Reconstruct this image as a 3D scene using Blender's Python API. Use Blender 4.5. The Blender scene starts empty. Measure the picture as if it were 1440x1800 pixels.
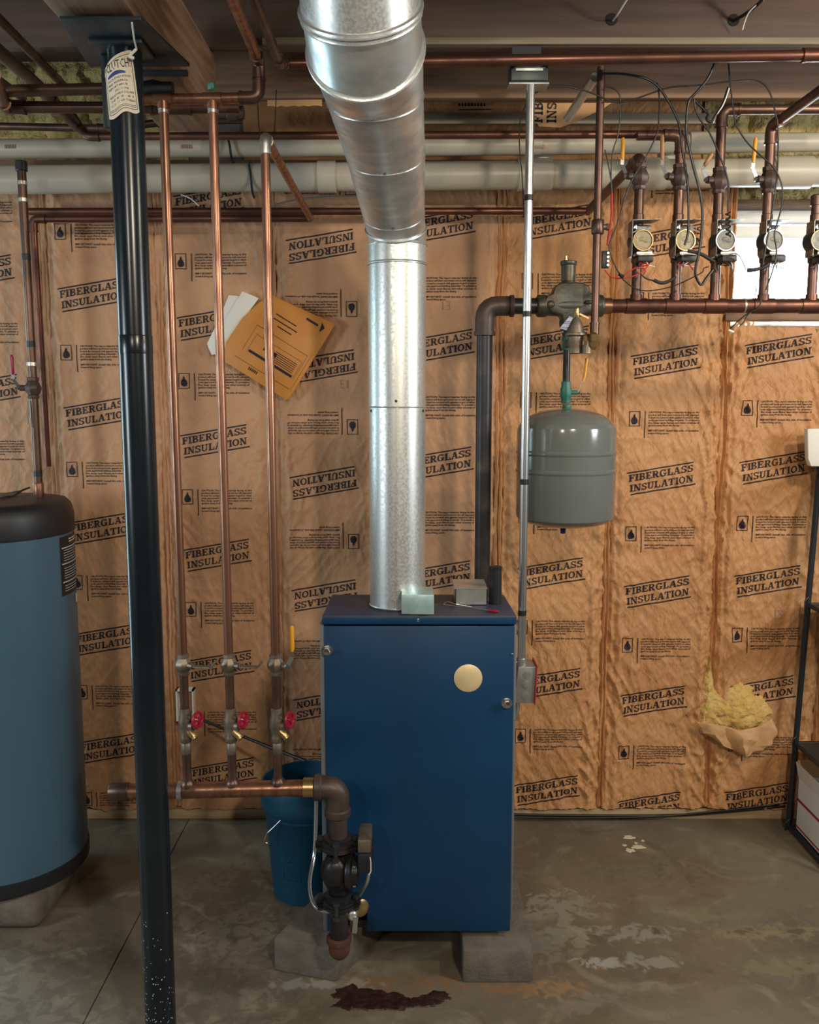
import bpy, bmesh, math, random
import numpy as np
from mathutils import Vector, Matrix
random.seed(7)
S = bpy.context.scene
COL = S.collection

# ------------------------------------------------------------------ camera, sky, lamps, exposure
F, PITCH, EYE = 1580.0, math.radians(7.11), 1.6          # focal length in pixels of the 1440 x 1800 frame
cam = bpy.data.cameras.new('camera'); cam_o = bpy.data.objects.new('camera', cam); COL.objects.link(cam_o)
cam.sensor_fit = 'HORIZONTAL'; cam.sensor_width = 36.0; cam.lens = 36.0 * F / 1440.0
cam.clip_start = 0.05
cam_o.location = (0, 0, EYE); cam_o.rotation_euler = (math.pi / 2 - PITCH, 0, 0)
S.camera = cam_o
S.view_settings.view_transform = 'Standard'; S.view_settings.look = 'None'
S.view_settings.gamma = 1.0; S.view_settings.use_curve_mapping = False
S.view_settings.exposure = 0.0
world = bpy.data.worlds.new('overcast_sky'); S.world = world; world.use_nodes = True
bg = world.node_tree.nodes['Background']; bg.inputs[0].default_value = (0.80, 0.93, 1.0, 1); bg.inputs[1].default_value = 18.0

def lamp(name, loc, aim, size, power, color, size_y=None):
    l = bpy.data.lights.new(name, 'AREA'); l.energy = power; l.color = color
    l.shape = 'RECTANGLE' if size_y else 'DISK'; l.size = size
    if size_y: l.size_y = size_y
    o = bpy.data.objects.new(name, l); COL.objects.link(o); o.location = loc
    o.rotation_euler = (Vector(aim) - Vector(loc)).to_track_quat('-Z', 'Y').to_euler()
    return o
lamp('daylight_glass_door', (-2.45, 3.22, 1.30), (-1.2, 0.6, 1.2), 1.0, 46, (0.60, 0.90, 1.0), 1.9)
lamp('daylight_left_window', (-3.3, 0.7, 1.6), (0, 2.7, 1.2), 0.9, 62, (0.80, 0.93, 1.0), 0.8)
lamp('daylight_right_window', (2.9, 1.3, 1.95), (0.2, 3.1, 1.2), 0.9, 50, (0.90, 0.96, 1.0), 0.5)
lamp('ceiling_bulb', (0.75, -0.4, 2.5), (0.6, 3.3, 0.9), 0.16, 36, (1.0, 0.87, 0.68))
lamp('ceiling_bulb', (-0.9, -1.3, 2.5), (-0.4, 3.3, 0.8), 0.16, 20, (1.0, 0.90, 0.76))
lamp('ceiling_bulb', (1.75, 1.5, 2.5), (1.1, 3.3, 1.1), 0.16, 17, (1.0, 0.84, 0.62))

# ------------------------------------------------------------------ a pixel of the photograph at a chosen distance Y
CP, SP = math.cos(PITCH), math.sin(PITCH)
def ray(px, py):
    u, v = (px - 720) / F, (900 - py) / F
    return Vector((u, CP + v * SP, -SP + v * CP))
def at(px, py, Y):
    r = ray(px, py); t = Y / r.y
    return Vector((r.x * t, Y, EYE + r.z * t))
def at_z(px, py, z=0.0):
    r = ray(px, py); t = (z - EYE) / r.z
    return Vector((r.x * t, r.y * t, z))
def ln(n, py, Y):                                         # metres spanned by n pixels there
    return n / F * Y / ray(720, py).y
WALL = 3.30

# ------------------------------------------------------------------ mesh builder
def frame_of(d):
    d = d.normalized()
    a = Vector((0, 0, 1)) if abs(d.z) < 0.9 else Vector((1, 0, 0))
    x = d.cross(a).normalized(); return x, d.cross(x).normalized()
class MB:
    def __init__(s): s.v = []; s.f = []
    def add(s, vs, fs):
        n = len(s.v); s.v += [tuple(p) for p in vs]; s.f += [tuple(i + n for i in f) for f in fs]; return s
    def box(s, x0, x1, y0, y1, z0, z1):
        return s.add([(x, y, z) for x in (x0, x1) for y in (y0, y1) for z in (z0, z1)],
                     [(0, 1, 3, 2), (4, 6, 7, 5), (0, 4, 5, 1), (2, 3, 7, 6), (0, 2, 6, 4), (1, 5, 7, 3)])
    def bar(s, a, b, w, t, up=Vector((0, 0, 1))):        # a bar of section w x t from a to b
        a, b = Vector(a), Vector(b); d = (b - a).normalized(); x = d.cross(up)
        if x.length < 1e-4: x = Vector((1, 0, 0))
        x.normalize(); y = x.cross(d); x *= w / 2; y *= t / 2
        return s.add([p + i * x + j * y for p in (a, b) for i, j in ((-1, -1), (1, -1), (1, 1), (-1, 1))],
                     [(3, 2, 1, 0), (4, 5, 6, 7), (0, 1, 5, 4), (1, 2, 6, 5), (2, 3, 7, 6), (3, 0, 4, 7)])
    def rings(s, rs, cap=True, loop=False):              # loft through equal rings of points
        n = len(rs[0]); vs = [p for r in rs for p in r]; fs = []
        m = len(rs)
        for i in range(m if loop else m - 1):
            i2 = (i + 1) % m
            for k in range(n):
                k2 = (k + 1) % n
                fs.append((i * n + k, i * n + k2, i2 * n + k2, i2 * n + k))
        if cap and not loop:
            fs.append(tuple(range(n - 1, -1, -1))); fs.append(tuple((m - 1) * n + k for k in range(n)))
        return s.add(vs, fs)
    def lathe(s, o, d, prof, seg=20):                     # prof: (radius, distance along d)
        o = Vector(o); d = Vector(d).normalized(); x, y = frame_of(d)
        rs = []
        for r, h in prof:
            r = max(r, 0.0004)
            rs.append([o + d * h + (x * math.cos(a) + y * math.sin(a)) * r for a in [2 * math.pi * k / seg for k in range(seg)]])
        return s.rings(rs)
    def cyl(s, a, b, r, seg=16, r2=None):
        a, b = Vector(a), Vector(b)
        return s.lathe(a, b - a, [(r, 0), (r if r2 is None else r2, (b - a).length)], seg)
    def tube(s, pts, r, seg=10, fillet=0.0, nf=5):
        pts = [Vector(p) for p in pts]
        if fillet and len(pts) > 2:
            out = [pts[0]]
            for i in range(1, len(pts) - 1):
                p, a, b = pts[i], pts[i - 1], pts[i + 1]
                da, db = (a - p), (b - p)
                l = min(fillet, da.length * .49, db.length * .49)
                A, B = p + da.normalized() * l, p + db.normalized() * l
                for k in range(nf + 1):
                    t = k / nf; out.append(A * (1 - t) ** 2 + p * 2 * t * (1 - t) + B * t * t)
            out.append(pts[-1]); pts = out
        x = None; rs = []
        for i, p in enumerate(pts):
            d = (pts[min(i + 1, len(pts) - 1)] - pts[max(i - 1, 0)])
            if d.length < 1e-7: continue
            d.normalize()
            if x is None: x = frame_of(d)[0]
            x = x - d * x.dot(d); x.normalize(); y = d.cross(x)
            rr = r[i] if isinstance(r, (list, tuple)) else r
            rs.append([p + (x * math.cos(a) + y * math.sin(a)) * rr for a in [2 * math.pi * k / seg for k in range(seg)]])
        return s.rings(rs)
    def ball(s, c, r, seg=12, sq=(1, 1, 1)):
        c = Vector(c); n = 7
        rs = [[c + Vector((math.sin(t) * math.cos(a) * r * sq[0], math.sin(t) * math.sin(a) * r * sq[1], math.cos(t) * r * sq[2]))
               for a in [2 * math.pi * k / seg for k in range(seg)]] for t in [math.pi * (j + .02) / (n + .04) for j in range(n + 1)]]
        return s.rings(rs)
    def torus(s, c, d, R, r, seg=28, sub=8):
        c = Vector(c); d = Vector(d).normalized(); x, y = frame_of(d)
        rs = []
        for k in range(seg):
            a = 2 * math.pi * k / seg; e = x * math.cos(a) + y * math.sin(a)
            rs.append([c + e * (R + r * math.cos(b)) + d * (r * math.sin(b)) for b in [2 * math.pi * j / sub for j in range(sub)]])
        return s.rings(rs, loop=True)
    def prism(s, poly, th):                               # polygon of 3-D points given depth th (a vector)
        th = Vector(th); n = len(poly); P = [Vector(p) for p in poly]
        return s.add(P + [p + th for p in P], [tuple(range(n)), tuple(range(2 * n - 1, n - 1, -1))] + [(k, k + n, (k + 1) % n + n, (k + 1) % n) for k in range(n)])
    def build(s, name, m, parent=None, bevel=0.0, smooth=38, seg=2, fix=True):
        me = bpy.data.meshes.new(name); me.from_pydata(s.v, [], s.f)
        if fix or bevel:
            bm = bmesh.new(); bm.from_mesh(me)
            if bevel:
                ed = [e for e in bm.edges if len(e.link_faces) == 2 and e.calc_face_angle(0) > 0.6]
                bmesh.ops.bevel(bm, geom=ed, offset=bevel, segments=seg, profile=0.5, affect='EDGES')
            bmesh.ops.recalc_face_normals(bm, faces=bm.faces); bm.to_mesh(me); bm.free()
        if smooth:
            me.polygons.foreach_set('use_smooth', [True] * len(me.polygons)); me.set_sharp_from_angle(angle=math.radians(smooth))
        if m is not None: me.materials.append(m)
        o = bpy.data.objects.new(name, me); COL.objects.link(o)
        if parent is not None: o.parent = parent
        return o
ROOTS = []
def thing(name, label, cat, group=None):
    o = bpy.data.objects.new(name, None); o.empty_display_size = .05; COL.objects.link(o)
    o['label'] = label; o['category'] = cat
    if group: o['group'] = group
    ROOTS.append(o); return o
def tag(o, label, cat, group=None):
    o['label'] = label; o['category'] = cat
    if group: o['group'] = group
    ROOTS.append(o); return o
def struct(o):
    o['kind'] = 'structure'; return o
def tree(o):
    out = [o]
    for c in o.children: out += tree(c)
    return out
def settle():                                             # put every thing's origin at its base
    for r in ROOTS:
        if r.location.length > 0: continue
        ms = [o for o in tree(r) if o.type == 'MESH']
        if not ms: continue
        lo = np.array([1e9] * 3); hi = -lo
        for o in ms:
            a = np.empty(len(o.data.vertices) * 3); o.data.vertices.foreach_get('co', a); a = a.reshape(-1, 3)
            lo = np.minimum(lo, a.min(0)); hi = np.maximum(hi, a.max(0))
        base = Vector(((lo[0] + hi[0]) / 2, (lo[1] + hi[1]) / 2, lo[2]))
        for o in ms: o.data.transform(Matrix.Translation(-base))
        r.location = base

# ------------------------------------------------------------------ materials
def mat(name, c, rough=.5, metal=0.0, c2=None, scale=8.0, detail=4.0, lo=.35, hi=.65, bump=None, spec=.5, rough2=None, stretch=None, coat=0.0, trans=0):
    m = bpy.data.materials.new(name); m.use_nodes = True; nt = m.node_tree; N = nt.nodes; L = nt.links
    b = N['Principled BSDF']; b.inputs['Roughness'].default_value = rough; b.inputs['Metallic'].default_value = metal
    b.inputs['Base Color'].default_value = (*c, 1); b.inputs['Specular IOR Level'].default_value = spec
    if coat: b.inputs['Coat Weight'].default_value = coat; b.inputs['Coat Roughness'].default_value = .15
    tc = N.new('ShaderNodeTexCoord'); vec = tc.outputs['Object']
    if stretch:
        mp = N.new('ShaderNodeMapping'); mp.inputs['Scale'].default_value = stretch; L.new(vec, mp.inputs[0]); vec = mp.outputs[0]
    if c2 is not None or rough2 is not None:
        n = N.new('ShaderNodeTexNoise'); n.inputs['Scale'].default_value = scale; n.inputs['Detail'].default_value = detail
        L.new(vec, n.inputs['Vector'])
        mr = N.new('ShaderNodeMapRange'); mr.inputs[1].default_value = lo; mr.inputs[2].default_value = hi; L.new(n.outputs[0], mr.inputs[0])
        if c2 is not None:
            mx = N.new('ShaderNodeMix'); mx.data_type = 'RGBA'; mx.inputs[6].default_value = (*c, 1); mx.inputs[7].default_value = (*c2, 1)
            L.new(mr.outputs[0], mx.inputs[0]); L.new(mx.outputs[2], b.inputs['Base Color'])
        if rough2 is not None:
            m2 = N.new('ShaderNodeMapRange'); m2.inputs[3].default_value = rough; m2.inputs[4].default_value = rough2
            L.new(mr.outputs[0], m2.inputs[0]); L.new(m2.outputs[0], b.inputs['Roughness'])
    if bump:
        n = N.new('ShaderNodeTexNoise'); n.inputs['Scale'].default_value = bump[0]; n.inputs['Detail'].default_value = 6; L.new(vec, n.inputs['Vector'])
        bp = N.new('ShaderNodeBump'); bp.inputs['Strength'].default_value = bump[1]; bp.inputs['Distance'].default_value = bump[2] if len(bump) > 2 else .004
        L.new(n.outputs[0], bp.inputs['Height']); L.new(bp.outputs[0], b.inputs['Normal'])
    return m
M = {}
M['kraft'] = mat('kraft_paper', (.56, .285, .120), .55, c2=(.49, .235, .094), scale=5, bump=(55, .45, .004), spec=.4)
def kraft_mat(m, st):
    N = m.node_tree.nodes; L = m.node_tree.links; b = N['Principled BSDF']
    tc = N.new('ShaderNodeTexCoord'); warp = N.new('ShaderNodeTexNoise'); warp.inputs['Scale'].default_value = 4.0; L.new(tc.outputs['Object'], warp.inputs['Vector'])
    ad = N.new('ShaderNodeVectorMath'); ad.operation = 'MULTIPLY_ADD'; ad.inputs[1].default_value = (.10, .0, .10); L.new(warp.outputs['Color'], ad.inputs[0]); L.new(tc.outputs['Object'], ad.inputs[2])
    tot = None
    for rot, sc, k in ((.50, (30, 1, 4.0), 1.0), (-.70, (26, 1, 4.5), .8), (.10, (52, 1, 8), .5), (-.25, (80, 1, 22), .25)):
        mp = N.new('ShaderNodeMapping'); mp.vector_type = 'TEXTURE'; mp.inputs['Rotation'].default_value = (0, rot, 0); L.new(ad.outputs[0], mp.inputs[0])
        m2 = N.new('ShaderNodeVectorMath'); m2.operation = 'MULTIPLY'; m2.inputs[1].default_value = sc; L.new(mp.outputs[0], m2.inputs[0])
        n = N.new('ShaderNodeTexNoise'); n.inputs['Scale'].default_value = 1.0; n.inputs['Detail'].default_value = 2.5; L.new(m2.outputs[0], n.inputs['Vector'])
        a = N.new('ShaderNodeMath'); a.operation = 'SUBTRACT'; a.inputs[1].default_value = .5; L.new(n.outputs[0], a.inputs[0])
        c = N.new('ShaderNodeMath'); c.operation = 'ABSOLUTE'; L.new(a.outputs[0], c.inputs[0])
        d = N.new('ShaderNodeMath'); d.operation = 'MULTIPLY'; d.inputs[1].default_value = -k; L.new(c.outputs[0], d.inputs[0])
        if tot is None: tot = d
        else:
            e = N.new('ShaderNodeMath'); e.operation = 'ADD'; L.new(tot.outputs[0], e.inputs[0]); L.new(d.outputs[0], e.inputs[1]); tot = e
    bp = N.new('ShaderNodeBump'); bp.inputs['Strength'].default_value = st; bp.inputs['Distance'].default_value = .014
    old = b.inputs['Normal'].links[0].from_socket
    L.new(tot.outputs[0], bp.inputs['Height']); L.new(old, bp.inputs['Normal']); L.new(bp.outputs[0], b.inputs['Normal'])
M['kraft_flat_cool_lit'] = mat('smoother_cool_lit_kraft', (.54, .300, .160), .55, c2=(.47, .25, .130), scale=5, bump=(55, .35, .004), spec=.4)  # smoother left batts; the bluish light there is mixed into this colour
kraft_mat(M['kraft'], .8); kraft_mat(M['kraft_flat_cool_lit'], .38)
M['kraft_back'] = mat('kraft_paper_back', (.56, .32, .14), .6, bump=(70, .3, .003))
M['ink'] = mat('navy_ink', (.016, .014, .022), .6, spec=.3)
M['ink_grey'] = mat('grey_ink', (.30, .19, .13), .6, spec=.3)
M['copper'] = mat('bright_copper', (.40, .20, .125), .30, .85, c2=(.22, .105, .068), scale=9, stretch=(6, 6, 1.2), rough2=.42)
M['copper_dark'] = mat('tarnished_copper', (.20, .085, .058), .34, .8, c2=(.10, .048, .038), scale=11, rough2=.5)
M['copper_brown'] = mat('brown_copper', (.17, .095, .070), .38, .75, c2=(.09, .055, .045), scale=12)
M['solder'] = mat('solder', (.62, .60, .56), .35, .9)
M['bronze'] = mat('dull_bronze', (.27, .22, .165), .48, .7, c2=(.16, .13, .10), scale=25)
M['brass'] = mat('brass', (.60, .43, .20), .32, .9, c2=(.42, .29, .13), scale=20)
M['iron'] = mat('black_iron', (.030, .030, .034), .38, .5, c2=(.075, .06, .05), scale=14, lo=.5, hi=.72, bump=(90, .15, .002))
M['iron_brown'] = mat('rusted_iron', (.115, .072, .058), .48, .4, c2=(.06, .045, .04), scale=16, bump=(80, .2, .002))
M['rust'] = mat('red_rust', (.15, .055, .032), .65, .2, c2=(.07, .035, .025), scale=22, bump=(90, .3, .002))
M['green_iron'] = mat('greenish_cast_iron', (.055, .066, .056), .42, .5, c2=(.11, .085, .06), scale=14, bump=(70, .3, .003))
M['galv'] = mat('galvanized_steel', (.80, .82, .80), .34, .85, c2=(.66, .68, .67), scale=150, detail=3, lo=.42, hi=.6, rough2=.46, bump=(140, .06, .001))
M['galv_dull'] = mat('scuffed_galvanized_steel', (.84, .87, .87), .28, .85, c2=(.52, .54, .54), scale=9, detail=6, rough2=.42, stretch=(1, 2.2, 2.2), bump=(22, .10, .004))
M['emt'] = mat('conduit_steel', (.68, .69, .70), .28, .95)
M['steel'] = mat('bright_steel', (.72, .72, .72), .20, 1.0)
M['jbox'] = mat('grey_box_steel', (.42, .44, .42), .42, .75, c2=(.36, .38, .36), scale=30)
M['zinc'] = mat('dull_zinc_plate', (.26, .27, .27), .35, .8, c2=(.10, .10, .10), scale=60)
M['darksteel'] = mat('dark_steel', (.07, .08, .085), .42, .7, c2=(.04, .05, .05), scale=15)
M['blue'] = mat('boiler_blue_enamel', (.001, .034, .096), .40, c2=(.002, .040, .108), scale=4, bump=(240, .05, .001))
M['blue_top'] = mat('dusty_blue_enamel', (.024, .038, .088), .55, c2=(.075, .07, .08), scale=5)
M['blue_side'] = mat('greyed_enamel', (.16, .165, .175), .5)
M['tankblue'] = mat('heater_blue_enamel', (.055, .118, .180), .36, c2=(.062, .130, .20), scale=2)
M['black'] = mat('black_plastic', (.012, .014, .018), .45)
M['colblack'] = mat('column_black_paint', (.006, .010, .014), .24, c2=(.010, .015, .02), scale=6, bump=(30, .03, .002), spec=.4)
M['plate'] = mat('plate_dark_paint', (.016, .026, .032), .4)
M['tankgrey'] = mat('tank_grey_enamel', (.150, .166, .158), .16, c2=(.132, .148, .140), scale=3, coat=.2)
M['pvc'] = mat('white_pvc', (.48, .435, .35), .38, c2=(.40, .36, .285), scale=4)
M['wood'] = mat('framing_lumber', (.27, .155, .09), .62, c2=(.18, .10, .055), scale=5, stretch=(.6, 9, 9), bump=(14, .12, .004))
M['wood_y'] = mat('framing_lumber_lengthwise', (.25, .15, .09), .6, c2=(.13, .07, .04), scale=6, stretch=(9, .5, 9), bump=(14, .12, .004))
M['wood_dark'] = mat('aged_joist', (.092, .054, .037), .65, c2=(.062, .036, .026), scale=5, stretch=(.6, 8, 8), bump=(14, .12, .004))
M['strip'] = mat('lit_strip_wood', (.26, .215, .15), .6, c2=(.18, .15, .10), scale=5, stretch=(.5, 9, 9))  # paler than the joists, painting in light caught on their undersides
M['woodpale'] = mat('pale_lumber', (.52, .37, .21), .6, c2=(.40, .27, .15), scale=5, stretch=(.5, 9, 9))
M['fiber'] = mat('dimmed_yellow_fiberglass', (.56, .45, .20), .9, c2=(.40, .31, .11), scale=16, detail=8, bump=(45, 1.0, .02))  # rim fibreglass; the dim light on it is mixed into this muted colour
M['fiber_gold'] = mat('golden_fiberglass', (.74, .52, .20), .9, c2=(.60, .36, .09), scale=14, detail=8, bump=(45, .8, .015))
M['vinyl'] = mat('white_vinyl', (.80, .82, .80), .4)
M['paper'] = mat('white_paper', (.74, .71, .64), .6)
M['card'] = mat('white_cardboard', (.68, .65, .60), .6)
M['tagpaper'] = mat('cream_tag_paper', (.66, .59, .46), .6)
M['manila'] = mat('orange_manila', (.60, .245, .045), .5, c2=(.53, .20, .032), scale=8)
M['yellow'] = mat('yellow_vinyl_grip', (.72, .34, .02), .4)
M['ochre'] = mat('worn_tan_grip', (.42, .21, .10), .5)
M['red'] = mat('red_paint', (.30, .008, .028), .35)
M['redp'] = mat('red_plate', (.45, .03, .04), .45)
M['green'] = mat('green_patina', (.02, .13, .10), .5, c2=(.035, .19, .15), scale=30)
M['bluecap'] = mat('blue_plastic', (.02, .05, .28), .4)
M['bluetag'] = mat('blue_ribbed_label', (.06, .10, .22), .4, c2=(.35, .40, .5), scale=18, lo=.48, hi=.52, stretch=(1, 1, 20))
M['bucket'] = mat('teal_blue_plastic', (.002, .050, .098), .42, c2=(.003, .058, .108), scale=5)
M['wire'] = mat('black_wire', (.012, .012, .014), .35)
M['whitew'] = mat('white_wire', (.78, .78, .76), .4)
M['redw'] = mat('red_wire', (.50, .02, .02), .4)
M['blockc'] = mat('concrete_block', (.155, .128, .104), .9, c2=(.115, .095, .077), scale=26, detail=8, bump=(120, .6, .004))
M['inspect'] = mat('yellowed_steel_disc', (.86, .69, .40), .40, .35, c2=(.74, .56, .30), scale=26, rough2=.5)
M['film'] = mat('pale_blue_film', (.40, .62, .64), .35, .5, c2=(.52, .70, .71), scale=60)
M['puddle'] = mat('dried_rust_sludge', (.022, .008, .008), .35, c2=(.05, .02, .015), scale=40, bump=(60, .8, .006))
M['chalk'] = mat('pale_paint_drips', (.58, .55, .38), .8)
M['rubber'] = mat('black_rubber', (.015, .015, .016), .6)
M['face'] = mat('gauge_face', (.24, .235, .20), .5, .0, c2=(.12, .115, .10), scale=40)
M['faceg'] = mat('warm_gauge_face', (.40, .33, .20), .5, .0, c2=(.24, .19, .11), scale=40)
M['foundation'] = mat('grey_foundation', (.20, .18, .16), .9)
M['print'] = mat('white_print', (.62, .64, .64), .6)
M['navy'] = mat('navy_print', (.02, .045, .20), .5)
M['gap'] = mat('dark_hole', (.01, .008, .007), .9)

def glass_mat():
    m = bpy.data.materials.new('window_glass'); m.use_nodes = True; N = m.node_tree.nodes; L = m.node_tree.links
    N.remove(N['Principled BSDF']); t = N.new('ShaderNodeBsdfTransparent'); t.inputs[0].default_value = (.93, .97, .96, 1)
    g = N.new('ShaderNodeBsdfGlossy'); g.inputs['Roughness'].default_value = .02; f = N.new('ShaderNodeFresnel'); f.inputs[0].default_value = 1.45
    x = N.new('ShaderNodeMixShader'); L.new(f.outputs[0], x.inputs[0]); L.new(t.outputs[0], x.inputs[1]); L.new(g.outputs[0], x.inputs[2])
    L.new(x.outputs[0], N['Material Output'].inputs[0]); return m
M['glass'] = glass_mat()

def floor_mat():
    m = bpy.data.materials.new('stained_concrete'); m.use_nodes = True; nt = m.node_tree; N = nt.nodes; L = nt.links
    b = N['Principled BSDF']; tc = N.new('ShaderNodeTexCoord'); P = tc.outputs['Object']
    def noise(sc, det=6, dist=0.0, vec=P):
        n = N.new('ShaderNodeTexNoise'); n.inputs['Scale'].default_value = sc; n.inputs['Detail'].default_value = det; n.inputs['Distortion'].default_value = dist
        L.new(vec, n.inputs['Vector']); return n.outputs[0]
    def rng(v, a, b_, c=0., d=1.):
        r = N.new('ShaderNodeMapRange'); r.interpolation_type = 'SMOOTHSTEP'
        for i, x in zip((1, 2, 3, 4), (a, b_, c, d)): r.inputs[i].default_value = x
        L.new(v, r.inputs[0]); return r.outputs[0]
    def mul(a, b_):
        n = N.new('ShaderNodeMath'); n.operation = 'MULTIPLY'
        for i, x in ((0, a), (1, b_)):
            if isinstance(x, (int, float)): n.inputs[i].default_value = x
            else: L.new(x, n.inputs[i])
        return n.outputs[0]
    def mix(f, a, c):
        x = N.new('ShaderNodeMix'); x.data_type = 'RGBA'; L.new(f, x.inputs[0])
        if isinstance(a, tuple): x.inputs[6].default_value = (*a, 1)
        else: L.new(a, x.inputs[6])
        x.inputs[7].default_value = (*c, 1); return x.outputs[2]
    def spot(cx, cy, rx, ry):                              # ragged round patch
        mp = N.new('ShaderNodeMapping'); mp.vector_type = 'POINT'
        mp.inputs['Scale'].default_value = (1 / rx, 1 / ry, 0); mp.inputs['Location'].default_value = (-cx / rx, -cy / ry, 0)
        L.new(P, mp.inputs[0])
        ln_ = N.new('ShaderNodeVectorMath'); ln_.operation = 'LENGTH'; L.new(mp.outputs[0], ln_.inputs[0])
        a = N.new('ShaderNodeMath'); a.operation = 'ADD'; L.new(ln_.outputs['Value'], a.inputs[0]); L.new(rng(noise(24, 9, .8), .25, .75, -.85, .85), a.inputs[1])
        return rng(a.outputs[0], 1.0, .35)
    c = mix(rng(noise(1.6, 5, .6), .35, .68), (.128, .102, .070), (.195, .163, .116))
    c = mix(rng(noise(5.5, 8, 1.5), .52, .70, 0, .75), c, (.250, .220, .155))
    c = mix(rng(noise(3.1, 6, 2.2), .56, .74, 0, .6), c, (.082, .062, .044))
    c = mix(rng(noise(46, 5), .60, .72, 0, .4), c, (.24, .215, .17))
    for px, py, w, h, col, k in (
            (1200, 1560, 330, 60, (.175, .150, .100), .6), (1300, 1670, 230, 60, (.150, .125, .080), .6), (760, 1740, 420, 50, (.17, .125, .080), .5), (250, 1720, 330, 90, (.095, .075, .056), .5),
            (985, 1592, 75, 26, (.27, .26, .22), .7), (1000, 1640, 46, 22, (.26, .24, .15), .8), (960, 1655, 50, 40, (.20, .19, .165), .6), (1045, 1690, 44, 9, (.36, .35, .32), .8),
            (1105, 1640, 90, 14, (.30, .29, .26), .6), (1130, 1690, 60, 12, (.30, .29, .25), .6), (975, 1738, 60, 16, (.30, .18, .085), .7), (880, 1738, 70, 9, (.24, .125, .055), .8), (690, 1728, 160, 14, (.21, .12, .06), .7),
            (560, 1730, 90, 9, (.30, .28, .25), .6), (1035, 1765, 90, 18, (.20, .19, .165), .5), (1345, 1640, 110, 14, (.26, .22, .12), .6), (1250, 1610, 80, 9, (.22, .19, .115), .6), (1380, 1700, 90, 16, (.24, .20, .12), .5),
            (1155, 1637, 12, 7, (.075, .055, .035), .8), (1310, 1637, 26, 7, (.085, .065, .04), .7), (1390, 1637, 20, 8, (.075, .06, .04), .7), (430, 1580, 120, 60, (.085, .062, .045), .5)):
        p_ = at_z(px, py); x, y, rx, ry = p_.x, p_.y, ln(w, py, p_.y), ln(h, py, p_.y) * 1.75
        c = mix(mul(spot(x, y, rx, ry), k), c, col)
    L.new(c, b.inputs['Base Color']); L.new(rng(noise(3.5, 5), .3, .7, .42, .72), b.inputs['Roughness'])
    bp = N.new('ShaderNodeBump'); bp.inputs['Strength'].default_value = .25; bp.inputs['Distance'].default_value = .004; L.new(noise(30, 8), bp.inputs['Height']); L.new(bp.outputs[0], b.inputs['Normal'])
    return m
M['floor'] = floor_mat()

# ------------------------------------------------------------------ 2-D gradient noise for creased paper
def perlin(x, y, seed=0):
    rs = np.random.RandomState(seed); ang = rs.rand(64, 64) * 2 * np.pi; gx, gy = np.cos(ang), np.sin(ang)
    xi, yi = np.floor(x).astype(int), np.floor(y).astype(int); xf, yf = x - xi, y - yi
    def g(i, j): return gx[(xi + i) % 64, (yi + j) % 64] * (xf - i) + gy[(xi + i) % 64, (yi + j) % 64] * (yf - j)
    u, v = xf ** 3 * (xf * (6 * xf - 15) + 10), yf ** 3 * (yf * (6 * yf - 15) + 10)
    a = g(0, 0) * (1 - u) + g(1, 0) * u; b = g(0, 1) * (1 - u) + g(1, 1) * u
    return a * (1 - v) + b * v
def sm(a, b, x):
    t = np.clip((x - a) / (b - a), 0, 1); return t * t * (3 - 2 * t)

# ------------------------------------------------------------------ the setting: floor, walls, ceiling
jA, jB = at_z(332, 1440), at_z(148, 1795)
jd = (jB - jA).normalized(); jA = jA + jd * ((3.5 - jA.y) / jd.y); jB = jB + jd * ((-2.5 - jB.y) / jd.y)
fl = struct(MB().box(-3.4, 3.0, -2.5, 3.5, -.12, -.010).build('floor', M['foundation']))
nrm = Vector((-jd.y, jd.x, 0)) * .0016
for side in (1, -1):
    e = [jA + nrm * side, jB + nrm * side]
    far = -3.4 if (nrm * side).x < 0 else 3.0
    poly = [e[0], e[1], Vector((far, -2.5, 0)), Vector((far, 3.5, 0))]
    MB().prism(poly, (0, 0, -.012)).build('concrete_slab', M['floor'], fl, bevel=.0015, smooth=0)
# rusty sludge and paint drips dried on the slab
def blob(cx, cy, rx, ry, z, h, seed, n=40, rag=.35):
    r = random.Random(seed); ph = [r.random() * 6.28 for _ in range(6)]
    mb = MB(); rs = []
    for s_, hh in ((1.0, 0), (.9, h), (.55, h * 1.5), (.1, h * 1.4)):
        ring = []
        for k in range(n):
            a = 2 * math.pi * k / n
            w = 1 + rag * (math.sin(3 * a + ph[0]) * .4 + math.sin(5 * a + ph[1]) * .35 + math.sin(9 * a + ph[2]) * .3 + math.sin(15 * a + ph[3]) * .2)
            ring.append(Vector((cx + math.cos(a) * rx * w * s_, cy + math.sin(a) * ry * w * s_, z + hh)))
        rs.append(ring)
    return mb.rings(rs)
sl = MB()
for px, py, w, h, sd in ((625, 1752, 40, 22, 1), (668, 1757, 40, 17, 2), (705, 1764, 36, 13, 3), (742, 1763, 32, 10, 4), (768, 1752, 24, 10, 5), (655, 1768, 60, 10, 6)):
    p = at_z(px, py); b_ = blob(p.x, p.y, ln(w, py, p.y), ln(h, py, p.y) * 1.35, .0005, .003, sd); sl.add(b_.v, b_.f)
sl.build('dried_sludge', M['puddle'], fl)
dr = MB()
for px, py, w, h in ((1106, 1472, 10, 4), (1122, 1489, 12, 4), (1108, 1495, 8, 4), (1098, 1486, 4, 2), (1118, 1482, 3, 2), (1130, 1478, 3, 2)):
    p = at_z(px, py); b_ = blob(p.x, p.y, ln(w, py, p.y), ln(h, py, p.y) * 1.8, .0004, .0008, px, 20); dr.add(b_.v, b_.f)
dr.build('paint_drips', M['chalk'], fl)

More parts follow.
